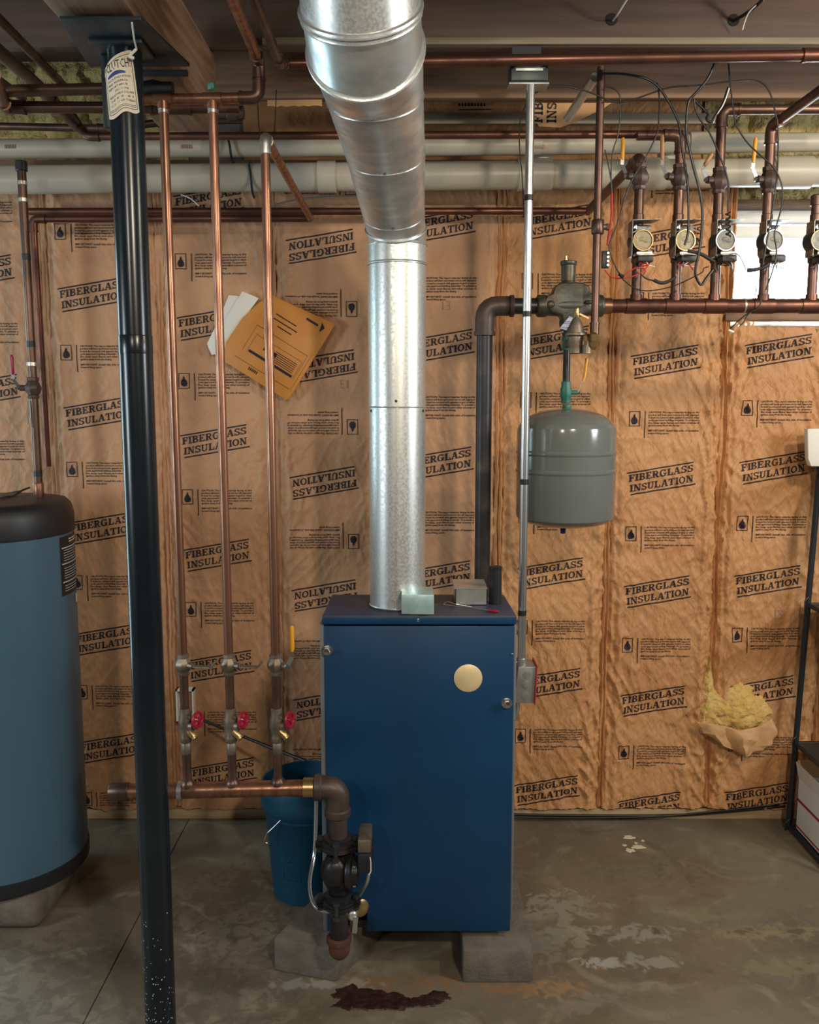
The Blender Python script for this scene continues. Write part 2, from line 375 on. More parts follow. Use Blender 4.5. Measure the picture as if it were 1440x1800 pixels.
wb = struct(MB().box(-3.4, 1.14, 3.40, 3.5, 0, 2.80).box(1.14, 2.0, 3.40, 3.5, 0, 1.93).box(1.14, 2.0, 3.40, 3.5, 2.29, 2.8).box(2.0, 3.0, 3.40, 3.5, 0, 2.8).build('wall_back', M['foundation']))
SEAM0, BW = -1.30, .406
for k in range(-5, 10):
    x = SEAM0 + BW * k
    top = 2.40 if not (1.3 < x < 1.9) else 1.90
    MB().box(x - .019, x + .019, 3.302, 3.40, .04, top).build('stud', M['wood'], wb)
MB().box(-3.4, 3.0, 3.285, 3.40, 0, .04).build('bottom_plate', M['woodpale'], wb, bevel=.002)
MB().box(-3.4, 3.0, 3.30, 3.40, 2.40, 2.44).build('top_plate', M['wood'], wb)
struct(MB().box(-3.5, -3.4, -2.5, 3.5, -.12, 2.8).build('wall_left', M['foundation']))
struct(MB().box(3.0, 3.1, -2.5, 3.5, -.12, 2.8).build('wall_right', M['foundation']))
struct(MB().box(-3.5, 3.1, -2.6, -2.5, -.12, 2.8).build('wall_front', M['foundation']))
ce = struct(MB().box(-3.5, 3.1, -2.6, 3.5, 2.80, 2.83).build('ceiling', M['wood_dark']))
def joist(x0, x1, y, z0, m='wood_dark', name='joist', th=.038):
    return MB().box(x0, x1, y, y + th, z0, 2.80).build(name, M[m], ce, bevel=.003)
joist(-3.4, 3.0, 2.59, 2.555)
MB().box(-.40, 3.0, 2.574, 2.588, 2.557, 2.575).build('lit_edge_strip', M['strip'], ce, bevel=.002)  # added pale strip standing in for the front joist's lit underside
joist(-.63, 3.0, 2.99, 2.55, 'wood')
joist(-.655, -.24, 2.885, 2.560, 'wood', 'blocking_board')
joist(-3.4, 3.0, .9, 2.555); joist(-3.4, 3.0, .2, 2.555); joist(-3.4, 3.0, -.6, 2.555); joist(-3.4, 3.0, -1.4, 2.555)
MB().box(-.25, 1.1, 3.24, 3.262, 2.545, 2.58).build('lit_edge_strip', M['strip'], ce, bevel=.002)  # another added pale strip, for the lit underside of the rear joist
# torn paper seen on the joist face left of the flue
ra = [at(470 + 8 * k, 187 + random.uniform(-2, 2.5), 2.980) for k in range(13)]
MB().prism([at(470, 176, 2.98), at(566, 175, 2.98)] + ra[::-1], (0, .004, 0)).build('torn_paper_strip', M['kraft_back'], ce)
# beam over the steel column
MB().box(-.70, -.545, 1.0, 2.66, 2.355, 2.553).build('beam', M['wood_y'], ce, bevel=.004)
# yellow fibreglass tucked in at the rim, and a kraft faced piece
def fluff(name, x0, x1, z0, z1, y, m, amp, seed, parent, sc=9, step=.012):
    nx, nz = max(3, int((x1 - x0) / step)), max(3, int((z1 - z0) / step))
    X, Z = np.meshgrid(np.linspace(x0, x1, nx), np.linspace(z0, z1, nz))
    U, V = (X - x0) / (x1 - x0), (Z - z0) / (z1 - z0)
    H = amp * (np.abs(perlin(X * sc + 3, Z * sc, seed)) * 1.3 + .6 * perlin(X * sc * 2.7, Z * sc * 2.7 + 5, seed + 1) + .4 * perlin(X * sc * 6, Z * sc * 6, seed + 2) + .5)
    H *= np.minimum(sm(0, .06, U), sm(0, .06, 1 - U)) * np.minimum(sm(0, .12, V), sm(0, .12, 1 - V))
    vs = np.stack([X, y - H, Z], -1).reshape(-1, 3)
    fs = [(j * nx + i, j * nx + i + 1, (j + 1) * nx + i + 1, (j + 1) * nx + i) for j in range(nz - 1) for i in range(nx - 1)]
    mb = MB(); mb.add(vs.tolist(), fs); return mb.build(name, m, parent, smooth=60, fix=False)
fluff('rim_insulation', -2.6, -.80, 2.44, 2.80, 3.39, M['fiber'], .05, 21, wb)
fluff('rim_insulation', 1.06, 2.6, 2.44, 2.80, 3.38, M['fiber'], .05, 25, wb)
fluff('rim_insulation', -.6, 1.06, 2.44, 2.80, 3.39, M['kraft'], .02, 29, wb, 6)
hd = fluff('header_insulation', 1.13, 2.3, 2.298, 2.42, 3.36, M['fiber'], .05, 33, wb, 11)
# small print on the rim paper
rp = MB()
c0 = at(822, 209, 3.352); w_ = ln(17, 209, 3.35); h_ = ln(9, 209, 3.35)
for a, b_ in (((-1, -1), (1, -1)), ((1, -1), (1, 1)), ((1, 1), (-1, 1)), ((-1, 1), (-1, -1))):
    rp.bar(c0 + Vector((a[0] * w_, 0, a[1] * h_)), c0 + Vector((b_[0] * w_, 0, b_[1] * h_)), .001, .0025)
rp.prism([c0 + Vector((x * w_, 0, z * h_)) for x, z in ((-.8, .1), (-.2, .6), (.5, .6), (.8, .1), (.4, -.6), (-.1, -.5), (.1, -.1))], (0, .001, 0))
rp.bar(at(806, 193, 3.352), at(864, 192, 3.352), .001, .003); 
for k in range(9): rp.bar(at(806 + k * 5.5, 184, 3.352), at(809.5 + k * 5.5, 184, 3.352), .001, .010)
rp.build('printed_lettering', M['ink'], wb)

# ------------------------------------------------------------------ slab-serif letters for the paper facing
def _bar(x0, y0, x1, y1):
    nx, ny = max(1, round((x1 - x0) / .22)), max(1, round((y1 - y0) / .22))
    return [[((x0 + (x1 - x0) * (i + a) / nx, y0 + (y1 - y0) * (j + b) / ny)) for a, b in ((0, 0), (1, 0), (1, 1), (0, 1))] for i in range(nx) for j in range(ny)]
def _diag(x0, y0, x1, y1, w, n=5):
    return [[(x0 + (x1 - x0) * t - w / 2, y0 + (y1 - y0) * t), (x0 + (x1 - x0) * t + w / 2, y0 + (y1 - y0) * t), (x0 + (x1 - x0) * s + w / 2, y0 + (y1 - y0) * s), (x0 + (x1 - x0) * s - w / 2, y0 + (y1 - y0) * s)] for t, s in [(k / n, (k + 1) / n) for k in range(n)]]
def _arc(cx, cy, rx, ry, a0, a1, wx, wy, n=14):
    o = []
    for k in range(n):
        q = [math.radians(a0 + (a1 - a0) * j / n) for j in (k, k + 1)]
        o.append([(cx + rx * math.cos(q[0]), cy + ry * math.sin(q[0])), (cx + rx * math.cos(q[1]), cy + ry * math.sin(q[1])),
                  (cx + (rx - wx) * math.cos(q[1]), cy + (ry - wy) * math.sin(q[1])), (cx + (rx - wx) * math.cos(q[0]), cy + (ry - wy) * math.sin(q[0]))])
    return o
T, W2 = .130, .235
_stem = _bar(.10, 0, .10 + W2, 1) + _bar(0, 0, .42, T) + _bar(0, 1 - T, .42, 1)
G = {
 'I': (.42, _stem),
 'F': (.78, _stem + _bar(.3, 1 - T, .76, 1) + _bar(.66, .68, .76, 1) + _bar(.3, .45, .56, .45 + T) + _bar(.50, .36, .60, .66)),
 'E': (.82, _stem + _bar(.3, 1 - T, .76, 1) + _bar(.66, .70, .76, 1) + _bar(.3, .45, .56, .45 + T) + _bar(.50, .36, .60, .66) + _bar(.3, 0, .80, T) + _bar(.70, 0, .80, .32)),
 'B': (.84, _stem + _bar(.3, 1 - T, .50, 1) + _bar(.3, .46, .52, .46 + T) + _bar(.3, 0, .50, T) + _arc(.48, .75, .29, .25, -90, 90, .19, T) + _arc(.50, .27, .33, .27, -90, 90, .20, T)),
 'R': (.92, _stem + _bar(.3, 1 - T, .50, 1) + _bar(.3, .44, .52, .44 + T) + _arc(.48, .72, .32, .28, -90, 90, .20, T) + _diag(.50, .5, .76, 0, .22) + _bar(.66, 0, .94, T)),
 'G': (.95, _arc(.46, .5, .46, .5, 48, 318, .21, T, 20) + _bar(.66, .06, .86, .44) + _bar(.54, .38, .96, .38 + T) + _bar(.74, .66, .83, 1)),
 'L': (.80, _stem + _bar(.3, 0, .78, T) + _bar(.67, 0, .78, .38)),
 'A': (.98, _diag(.14, 0, .46, 1, .11) + _diag(.80, 0, .50, 1, .23) + _bar(.26, .30, .66, .30 + T * .9) + _bar(0, 0, .30, T) + _bar(.60, 0, .99, T)),
 'S': (.78, _arc(.38, .74, .36, .26, 25, 270, .19, T, 14) + _arc(.39, .275, .38, .275, 90, -155, .20, T, 14) + _bar(.63, .66, .72, 1) + _bar(.02, 0, .11, .34)),
 'N': (1.0, _bar(.13, 0, .24, 1) + _diag(.20, 1, .80, 0, .24) + _bar(.76, 0, .87, 1) + _bar(0, 0, .36, T) + _bar(0, 1 - T, .26, 1) + _bar(.64, 1 - T, 1.0, 1)),
 'U': (.94, _bar(.10, .3, .31, 1) + _bar(.70, .3, .81, 1) + _arc(.455, .32, .355, .32, 180, 360, .16, T, 12) + _bar(0, 1 - T, .42, 1) + _bar(.58, 1 - T, .94, 1)),
 'T': (.86, _bar(.325, 0, .535, 1) + _bar(0, 1 - T, .86, 1) + _bar(0, .68, .10, 1) + _bar(.76, .68, .86, 1) + _bar(.20, 0, .66, T)),
 'O': (.94, _arc(.46, .5, .46, .5, 0, 360, .21, T, 24)),
}
def word(txt, x0, width, base, cap):
    adv = [G[c][0] + .09 for c in txt]; k = width / (sum(adv) - .09); out = []; x = 0
    for c, a in zip(txt, adv):
        out += [[(x0 + (x + p[0]) * k, base + p[1] * cap) for p in q] for q in G[c][1]]; x += a
    return out
SH = math.tan(math.radians(9.6))
def shear(qs): return [[(x, z + (x) * SH) for x, z in q] for q in qs]
def thin_rect(x0, x1, z0, z1, n=1):
    return [[(x0 + (x1 - x0) * k / n, z0), (x0 + (x1 - x0) * (k + 1) / n, z0), (x0 + (x1 - x0) * (k + 1) / n, z1), (x0 + (x1 - x0) * k / n, z1)] for k in range(n)]
PRINT = shear(thin_rect(0, .240, -.0048, 0, 60) + word('FIBERGLASS', .007, .232, -.0355, .0255) + word('INSULATION', .012, .228, -.0730, .0255) + thin_rect(.014, .250, -.0855, -.0807, 60))
def font_tris(txt, size, align='LEFT', bold=0.0):
    c = bpy.data.curves.new('lettering', 'FONT'); c.body = txt; c.size = size; c.resolution_u = 1; c.offset = bold; c.align_x = align
    o = bpy.data.objects.new('lettering', c); me = o.to_mesh()
    P = [(v.co.x, v.co.y) for v in me.vertices]; fs = [tuple(p.vertices) for p in me.polygons]
    o.to_mesh_clear(); bpy.data.objects.remove(o); bpy.data.curves.remove(c); return P, fs
def text_block(lines, size, pitch, width=None):
    qs = []
    for i, t in enumerate(lines):
        if not t: continue
        P, fs = font_tris(t, size, bold=.022 * size)
        if not P: continue
        mx = max(p[0] for p in P); k = width / mx if (width and mx > width * .8) else 1
        qs += [[(P[j][0] * k, P[j][1] - pitch * i) for j in f] for f in fs]
    return qs
_tx = text_block(['CAUTION: The vapor retarder facing on this', 'product will burn and must not be left exposed.', 'It must be covered with gypsum board or other', 'code approved building materials. To prevent a', 'fire, keep open flames and other sources of', 'ignition away from the facing.', '',
                  'IMPORTANT: Install this side of insulation', 'toward living space.', '_'], .0096, .0094, .184)
CAUT = [[(x + .070, z - .0075) for x, z in q] for q in _tx]
CAUT += thin_rect(0, .040, -.0026, 0, 6) + thin_rect(0, .040, -.055, -.0524, 6) + sum([thin_rect(a, b, -.055 + .0055 * k, -.0495 + .0055 * k) for k in range(10) for a, b in ((0, .0025), (.0375, .040))], []) + sum([thin_rect(.0565, .0595, -.0975 + .00975 * k, -.08775 + .00975 * k) for k in range(10)], [])
fl_l = [(.020, .046), (.017, .040), (.0155, .034), (.011, .029), (.0085, .022), (.009, .014), (.014, .008), (.018, .007)]
fl_r = [(.020, .046), (.0225, .040), (.0235, .034), (.028, .030), (.0315, .022), (.0315, .014), (.026, .008), (.021, .010)]
for k in range(7):
    for j in range(3):
        mid = lambda kk, t: (fl_l[kk][0] + (fl_r[kk][0] - fl_l[kk][0]) * t, fl_l[kk][1] + (fl_r[kk][1] - fl_l[kk][1]) * t - .055)
        CAUT.append([mid(k, j / 3), mid(k, (j + 1) / 3), mid(k + 1, (j + 1) / 3), mid(k + 1, j / 3)])
def digits13(s):
    return thin_rect(0, .003 * s, 0, .03 * s) + thin_rect(.012 * s, .026 * s, .028 * s, .030 * s) + thin_rect(.014 * s, .026 * s, .014 * s, .016 * s) + thin_rect(.012 * s, .026 * s, 0, .002 * s) + thin_rect(.0245 * s, .0265 * s, 0, .03 * s)

# ------------------------------------------------------------------ kraft-faced batts
def batt(k, z1, anchor_py, u_print, amp, flip=False, seed=0, hand=None, mods=None):
    x0 = SEAM0 + BW * k
    nx, nz = 84, int((z1 - .03) / .0050)
    u = np.linspace(.002, BW - .002, nx); z = np.linspace(0, 1, nz)
    U, V = np.meshgrid(u, z)
    zb = .048 + .012 * perlin(u * 18 + k, u * 0 + .5, seed + 9) + .006 * perlin(u * 60, u * 0 + .2, seed + 8)
    Zm = zb[None, :] + (z1 - zb[None, :]) * V
    wx = perlin(U * 3, Zm * 2.2, seed + 1) * .5
    edge = np.minimum(sm(0.004, .055, U + .01 * perlin(U * 0, Zm * 5, seed)), sm(0.004, .055, BW - U + .012 * perlin(U * 0 + 3, Zm * 5, seed)))
    H = .018 * edge * (.85 + .7 * perlin(U * 2.2, Zm * 1.1, seed + 2))
    # vertical pleats along the studs
    for j, (c_, wd, am) in enumerate(((.022, .006, .010), (.045, .010, .006), (BW - .026, .007, .010), (BW - .050, .009, .007))):
        cc = c_ + .013 * perlin(Zm * 2.3, Zm * 0 + j * 3.3, seed + 3)
        H += 1.5 * am * (.35 + .65 * amp) * np.exp(-((U - cc) / wd) ** 2) * (.55 + .9 * perlin(Zm * 3.1, Zm * 0 + j, seed + 4))
    # creases: ridged noise stretched along two slanting directions, fading to the flat middle
    lay = np.zeros_like(U)
    for j, (th, sx, sy, am) in enumerate(((.35, 22, 4.5, 1.0), (-.55, 18, 5.0, .8), (1.1, 13, 6, .6), (.15, 46, 12, .40), (-.9, 40, 16, .30))):
        a = U * math.cos(th) + Zm * math.sin(th) + wx * .06; b_ = -U * math.sin(th) + Zm * math.cos(th) + wx * .05
        r_ = 1 - np.abs(perlin(a * sx + 7 * j, b_ * sy + 3 * j, seed + 10 + j)) * 2.2
        lay += am * np.clip(r_, 0, 1) ** 3 * (.45 + .9 * np.clip(perlin(U * 4 + j, Zm * 3, seed + 20 + j) + .35, 0, 1))
    H += .0088 * amp * lay * (.55 + .6 * (1 - sm(.03, .16, np.minimum(U, BW - U))))
    H += .0042 * amp * perlin(U * 21, Zm * 17, seed + 31) + .0016 * amp * perlin(U * 52, Zm * 44, seed + 32)
    if mods: H += mods(U, Zm)
    H -= .010 * (1 - sm(0, .010, np.minimum(U, BW - U)))
    Y = 3.292 - H
    vs = np.stack([U + x0, Y, Zm], -1).reshape(-1, 3)
    idx = np.arange(nx * nz).reshape(nz, nx)
    fs = np.stack([idx[:-1, :-1], idx[:-1, 1:], idx[1:, 1:], idx[1:, :-1]], -1).reshape(-1, 4)
    mb = MB(); mb.v = vs.tolist(); mb.f = fs.tolist()
    o = mb.build('insulation_batt', M['kraft'] if k > 3 else M['kraft_flat_cool_lit'], wb, smooth=80, fix=False)
    def surf(x, zz):
        uu = np.clip((x - x0 - .002) / (BW - .004) * (nx - 1), 0, nx - 1.001)
        iu = np.floor(uu).astype(int); fu = uu - iu
        b0 = zb[iu] * (1 - fu) + zb[np.minimum(iu + 1, nx - 1)] * fu
        vv = np.clip((zz - b0) / (z1 - b0) * (nz - 1), 0, nz - 1.001); iv = np.floor(vv).astype(int); fv = vv - iv
        return (Y[iv, iu] * (1 - fu) * (1 - fv) + Y[iv, iu + 1] * fu * (1 - fv) + Y[iv + 1, iu] * (1 - fu) * fv + Y[iv + 1, iu + 1] * fu * fv)
    ink = MB(); cnt = 0
    def stamp(qs, ox, oz, sgn):
        pts = np.array([p for q in qs for p in q]); X = ox + sgn * pts[:, 0]; Z = oz + sgn * pts[:, 1]
        yy = surf(X, Z) - .0022
        n = 0
        for q in qs:
            m_ = len(q); ii = range(n, n + m_); n += m_
            if all(.052 < Z[i] < z1 - .004 for i in ii):
                ink.add([(X[i], yy[i], Z[i]) for i in ii], [tuple(range(m_))])
    zc = at(720, anchor_py, WALL).z
    while zc < 2.6: zc += .42
    while zc > -.2:
        if not flip:
            xa = x0 + u_print
            stamp(PRINT, xa, zc + .022, 1); stamp(CAUT, xa, zc + .022 - .197, 1)
        else:
            xa = x0 + BW - u_print
            stamp(PRINT, xa, zc - .022, -1); stamp(CAUT, xa, zc - .022 + .197, -1)
        zc -= .42
    if ink.f: ink.build('printed_lettering', M['ink'], o, smooth=0, fix=False)
    if hand:
        hk = ink = MB(); stamp(digits13(1.0), hand[0], hand[1], hand[2]); hk.build('handwritten_number', M['ink_grey'], o, smooth=0, fix=False)
    return o
h4, h5, h8 = at(612, 668, 3.28), at(785, 545, 3.28), at(1360, 1085, 3.28)
def tear(U, Z):                                           # batt right of the tear, paper pulled out round the hole
    p = at(1262, 1255, 3.28); d = np.sqrt(((U + SEAM0 + BW * 6 - p.x) / .14) ** 2 + ((Z - p.z) / .16) ** 2)
    return .020 * np.exp(-d ** 2) 
def tear_l(U, Z):
    p = at(1215, 1240, 3.28); X = U + SEAM0 + BW * 5
    s_ = (X - p.x) * .75 + (Z - p.z) * .65; t_ = -(X - p.x) * .65 + (Z - p.z) * .75
    return .014 * np.exp(-(t_ / .018) ** 2) * np.exp(-(s_ / .10) ** 2) + .016 * np.exp(-(((X - p.x - .05) / .03) ** 2)) * np.exp(-((Z - p.z) / .22) ** 2)
batt(-3, 2.40, 500, .055, .5, seed=5)
batt(-2, 2.40, 500, .055, .5, seed=15)
batt(-1, 2.40, 480, .050, .45, seed=25)
batt(0, 2.40, 520, .048, .55, seed=35)
batt(1, 2.40, 570, .062, .55, seed=45)
batt(2, 2.40, 435, .105, .70, flip=True, seed=55, hand=(h4.x, h4.z, -1))
batt(3, 2.40, 610, .066, .70, seed=65, hand=(h5.x - .015, h5.z, 1))
batt(4, 2.40, 604, .076, 1.0, seed=75)
batt(5, 2.40, 637, .064, 1.05, seed=85, mods=tear_l)
batt(6, 1.885, 618, .066, 1.1, seed=95, hand=(h8.x, h8.z, 1), mods=tear)
batt(7, 1.885, 640, .066, 1.1, seed=105)
bt = batt(8, 2.40, 640, .066, 1.0, seed=115)
b6 = [o for o in wb.children if o.name.startswith('insulation_batt')][9]
for k in range(-2, 9):                                     # loose stapling edges of the facings along the studs
    x_, zt_ = SEAM0 + BW * k, (1.87 if k in (7, 8) else 2.36); am = 1.0 if k > 3 else .55
    zz = np.linspace(.055, zt_, 230); o_ = np.zeros_like(zz)
    w0 = x_ - .012 + .012 * am * perlin(zz * 4, o_ + k, 201 + k) + .004 * perlin(zz * 17, o_ + k, 202)
    w1 = x_ + .016 + .016 * am * perlin(zz * 3.3, o_ + k + .5, 203 + k) + .005 * perlin(zz * 21, o_ + k, 204)
    cols = []
    for f, d in ((0, .004), (.25, .016), (.5, .006), (.72, .018), (1, .005)):
        cols.append([(w0[i] + (w1[i] - w0[i]) * f, 3.288 - am * (d + .010 * perlin(zz[i:i + 1] * 6, np.array([f * 2 + k]), 207 + k)[0] + .004 * perlin(zz[i:i + 1] * 26, np.array([f * 3 + k]), 208)[0]), zz[i]) for i in range(len(zz))])
    nf_ = len(cols); fm = MB(); fm.add([cols[c][i] for i in range(len(zz)) for c in range(nf_)], [(i * nf_ + c, i * nf_ + c + 1, (i + 1) * nf_ + c + 1, (i + 1) * nf_ + c) for i in range(len(zz) - 1) for c in range(nf_ - 1)])
    fm.build('paper_flange', M['kraft'] if k > 3 else M['kraft_flat_cool_lit'], wb, smooth=70, fix=False)
# the torn place: yellow fibreglass and a paper flap
def px_patch(pts, Y0, bulge, n=16, seed=1, rough=.006):
    """closed outline of pixels filled with a bulging skin"""
    P = [at(x, y, Y0) for x, y in pts]; c = sum(P, Vector()) / len(P); rs = []
    dense = []
    for i, p in enumerate(P):
        q = P[(i + 1) % len(P)]
        for j in range(4): dense.append(p.lerp(q, j / 4))
    rd = random.Random(seed)
    for k in range(n):
        t = 1 - k / n; h = bulge * (1 - t ** 2) ** .7
        ring = []
        for p in dense:
            s = c + (p - c) * t; nz = perlin(np.array([s.x * 22]), np.array([s.z * 22]), seed)[0] * rough * 3 + perlin(np.array([s.x * 60]), np.array([s.z * 60]), seed + 1)[0] * rough * 2
            ring.append(Vector((s.x, Y0 - h - nz * (1 if k else .2), s.z)))
        rs.append(ring)
    return MB().rings(rs, cap=True)
px_patch([(1232, 1212), (1252, 1207), (1262, 1218), (1300, 1190), (1325, 1205), (1345, 1228), (1362, 1252), (1352, 1278), (1300, 1290), (1262, 1285), (1240, 1276), (1222, 1265), (1224, 1240)], 3.275, .045, seed=3).build('fiberglass_tuft', M['fiber_gold'], b6, smooth=60)
px_patch([(1246, 1150), (1252, 1180), (1256, 1215), (1246, 1275), (1228, 1290), (1226, 1240), (1236, 1190)], 3.272, .028, seed=9).build('fiberglass_tuft', M['fiber_gold'], b6, smooth=60)
def paper_flap(rows, name, parent, seed=4):
    vs = []; n = len(rows[0])
    P0 = [[at(*c) for c in r] for r in rows]; m_ = 5; R_, C_ = (len(rows) - 1) * m_ + 1, (n - 1) * m_ + 1
    for i in range(R_):
        for j in range(C_):
            a, b = min(i // m_, len(rows) - 2), min(j // m_, n - 2); f, g = i / m_ - a, j / m_ - b
            p = P0[a][b].lerp(P0[a][b + 1], g).lerp(P0[a + 1][b].lerp(P0[a + 1][b + 1], g), f)
            d = perlin(np.array([p.x * 34]), np.array([p.z * 30]), seed)[0] * .012 + perlin(np.array([p.x * 90]), np.array([p.z * 70]), seed + 1)[0] * .005
            vs.append(p + Vector((d * .5, -d, d * .4)))
    rows, n = [0] * R_, C_
    fs = [(i * n + j, i * n + j + 1, (i + 1) * n + j + 1, (i + 1) * n + j) for i in range(len(rows) - 1) for j in range(n - 1)]
    mb = MB(); mb.add(vs, fs); o = mb.build(name, M['kraft_back'], parent, smooth=30)
    so = o.modifiers.new('thick', 'SOLIDIFY'); so.thickness = .0012
    return o
paper_flap([[(1222, 1268, 3.24), (1248, 1272, 3.215), (1275, 1276, 3.225), (1302, 1284, 3.205), (1330, 1278, 3.225), (1358, 1262, 3.215)],
            [(1236, 1288, 3.23), (1258, 1292, 3.205), (1280, 1300, 3.225), (1305, 1302, 3.195), (1334, 1298, 3.22), (1368, 1284, 3.20)],
            [(1262, 1304, 3.235), (1272, 1312, 3.21), (1290, 1318, 3.23), (1310, 1326, 3.20), (1324, 1312, 3.22), (1356, 1310, 3.205)],
            [(1290, 1316, 3.24), (1296, 1320, 3.22), (1304, 1326, 3.235), (1313, 1332, 3.21), (1324, 1322, 3.225), (1340, 1320, 3.22)]], 'torn_paper_flap', b6)

# ------------------------------------------------------------------ basement window in the back wall
wz0, wz1, wx0, wx1 = 1.935, 2.285, 1.136, 1.95
wn = struct(MB().box(wx0, wx1, 3.30, 3.5, wz0 - .03, wz0).box(wx0, wx1, 3.30, 3.5, wz1, wz1 + .02).box(wx0 - .012, wx0, 3.29, 3.5, wz0 - .03, wz1).box(wx1, wx1 + .02, 3.29, 3.5, wz0 - .03, wz1).build('window_1', M['wood'], bevel=.002))
fr = MB()
fz0, fz1 = wz0, wz1
fr.box(wx0, wx1, 3.38, 3.46, fz1 - .045, fz1).box(wx0, wx1, 3.38, 3.46, fz0, fz0 + .02).box(wx0, wx0 + .025, 3.38, 3.46, fz0, fz1).box(wx1 - .03, wx1, 3.38, 3.46, fz0, fz1)
fr.build('window_frame', M['vinyl'], wn, bevel=.004)
sh = MB().box(wx0 + .025, wx1 - .03, 3.405, 3.435, fz1 - .095, fz1 - .05).box(wx0 + .025, wx1 - .03, 3.405, 3.435, fz0 + .02, fz0 + .04)
sh.box(wx0 + .025, wx0 + .05, 3.405, 3.435, fz0 + .02, fz1 - .05).box(wx1 - .06, wx1 - .03, 3.405, 3.435, fz0 + .02, fz1 - .05).box(1.60, 1.64, 3.405, 3.435, fz0 + .02, fz1 - .05)
sa = sh.build('window_sash', M['vinyl'], wn, bevel=.003)
MB().box(wx0 + .05, 1.60, 3.418, 3.421, fz0 + .04, fz1 - .095).build('window_pane', M['glass'], sa)
MB().box(1.64, wx1 - .06, 3.418, 3.421, fz0 + .04, fz1 - .095).build('window_pane', M['glass'], sa)
MB().box(wx0 - .01, 2.2, 3.262, 3.36, wz0 - .055, wz0 - .03).build('window_sill', M['wood'], wn, bevel=.002)
MB().box(wx0 + .01, 2.2, 3.27, 3.33, wz0 - .075, wz0 - .057).build('sill_flashing', M['galv'], wn, bevel=.002)
fluff('sill_insulation', wx0, 2.2, wz0 - .108, wz0 - .070, 3.31, M['fiber'], .03, 41, wn, 12, .008)

# ------------------------------------------------------------------ pipe helpers
def pipe(root, pts, r, m, name='pipe', fittings='elbow', fm=None, seg=12, fk=1.2, fillet=None):
    pts = [Vector(p) for p in pts]; fillet = fillet or r * 2.2
    o = MB().tube(pts, r, seg, fillet).build(name, m, root, smooth=50)
    for i in range(1, len(pts) - 1):
        p = pts[i]; da, db = (pts[i - 1] - p), (pts[i + 1] - p); l1 = min(r * 3.4, da.length * .49); l2 = min(r * 3.4, db.length * .49)
        A, B = p + da.normalized() * l1, p + db.normalized() * l2
        e = MB().tube([A, p, B], r * fk, seg, fillet * .98)
        for q, d in ((A, da), (B, db)): e.lathe(q - d.normalized() * r * .3, d, [(r * fk * 1.10, 0), (r * fk * 1.10, r * .5)], seg)
        e.build(fittings, fm or m, root, smooth=50)
    return o
def sleeve(root, c, d, r, l, m, name='coupling', seg=14):
    d = Vector(d).normalized(); c = Vector(c)
    return MB().lathe(c - d * l / 2, d, [(r * .9, 0), (r, l * .06), (r, l * .94), (r * .9, l)], seg).build(name, m, root)
def ball_valve(root, c, r, m, side=-1, lever=M['yellow'], up=1, size=1.0, ang=.0, front=0.0, lever_len=.085):
    """threaded ball valve on a vertical pipe with its stem to one side"""
    c = Vector(c); h = r * 2.5 * size
    b = MB().lathe(c - Vector((0, 0, h)), (0, 0, 1), [(r * 1.25, 0), (r * 1.42, .004), (r * 1.42, h * .28), (r * 1.2, h * .34), (r * 1.75, h * .60), (r * 1.95, h * .9), (r * 1.95, h * 1.1), (r * 1.7, h * 1.3), (r * 1.25, h * 1.62), (r * 1.42, h * 1.68), (r * 1.42, h * 1.96), (r * 1.25, h * 2)], 8)
    d = Vector((side * math.cos(front), -math.sin(front), 0))
    b.cyl(c + d * r * 1.4, c + d * r * 3.0, r * .75, 10).cyl(c + d * r * 3.0, c + d * r * 3.4, r * .5, 6)
    o = b.build('ball_valve', m, root, smooth=30)
    s0 = c + d * r * 3.1
    if lever is not None:
        e1 = s0 + Vector((d.x * .018, d.y * .018 - .004, up * .028)); e2 = e1 + Vector((math.sin(ang) * lever_len * side, -.003, up * lever_len * math.cos(ang)))
        st = MB().bar(s0, e1, .010, .003, Vector((0, 1, 0))).bar(e1, e1.lerp(e2, .35), .010, .003, Vector((0, 1, 0))).cyl(s0 - d * .004, s0 + d * .006, .007, 6)
        lv = st.build('lever', M['steel'], o)
        MB().tube([e1.lerp(e2, .18), e1.lerp(e2, .3), e1.lerp(e2, .9), e2], [.0045, .0062, .0062, .004], 8).build('lever_grip', lever, o, smooth=50)
    return o

# ------------------------------------------------------------------ boiler
FY = 2.36
bx0, bx1 = -.2425, .2865
btm, ptop = .118, 1.0
bo = thing('boiler', 'blue sheet-metal boiler cabinet standing on two concrete blocks', 'boiler')
nl, nr, nt_ = at(588, 1600, FY).x, at(645, 1600, FY).x, .205
MB().prism([Vector((x, FY, z)) for x, z in ((bx0 + .012, btm), (nl, btm), (nl, nt_), (nr, nt_), (nr, btm), (bx1 - .004, btm), (bx1 - .004, ptop - .004), (bx0 + .012, ptop - .004))], (0, .018, 0)).build('front_panel', M['blue'], bo, bevel=.0025)
MB().box(bx0, bx0 + .012, FY + .006, FY + .26, btm, ptop).build('side_panel', M['blue_side'], bo, bevel=.0015)
MB().box(bx1 - .004, bx1 + .004, FY + .012, FY + .26, btm + .03, ptop).build('side_panel', M['blue_side'], bo, bevel=.0015)
MB().box(bx0 + .012, bx1 - .004, FY + .25, FY + .26, btm, ptop - .02).build('back_panel', M['blue_side'], bo)
MB().box(bx0 + .09, bx1 - .02, FY + .26, FY + .56, .11, .90).build('heat_exchanger', M['iron'], bo, bevel=.01)
MB().box(nl - .02, nr + .02, FY + .10, FY + .12, btm, .25).build('burner_shield', M['darksteel'], bo)
MB().box(bx0 + .05, bx1 - .05, FY + .05, FY + .52, .101, .121).build('base_frame', M['darksteel'], bo)
lidz = 1.026
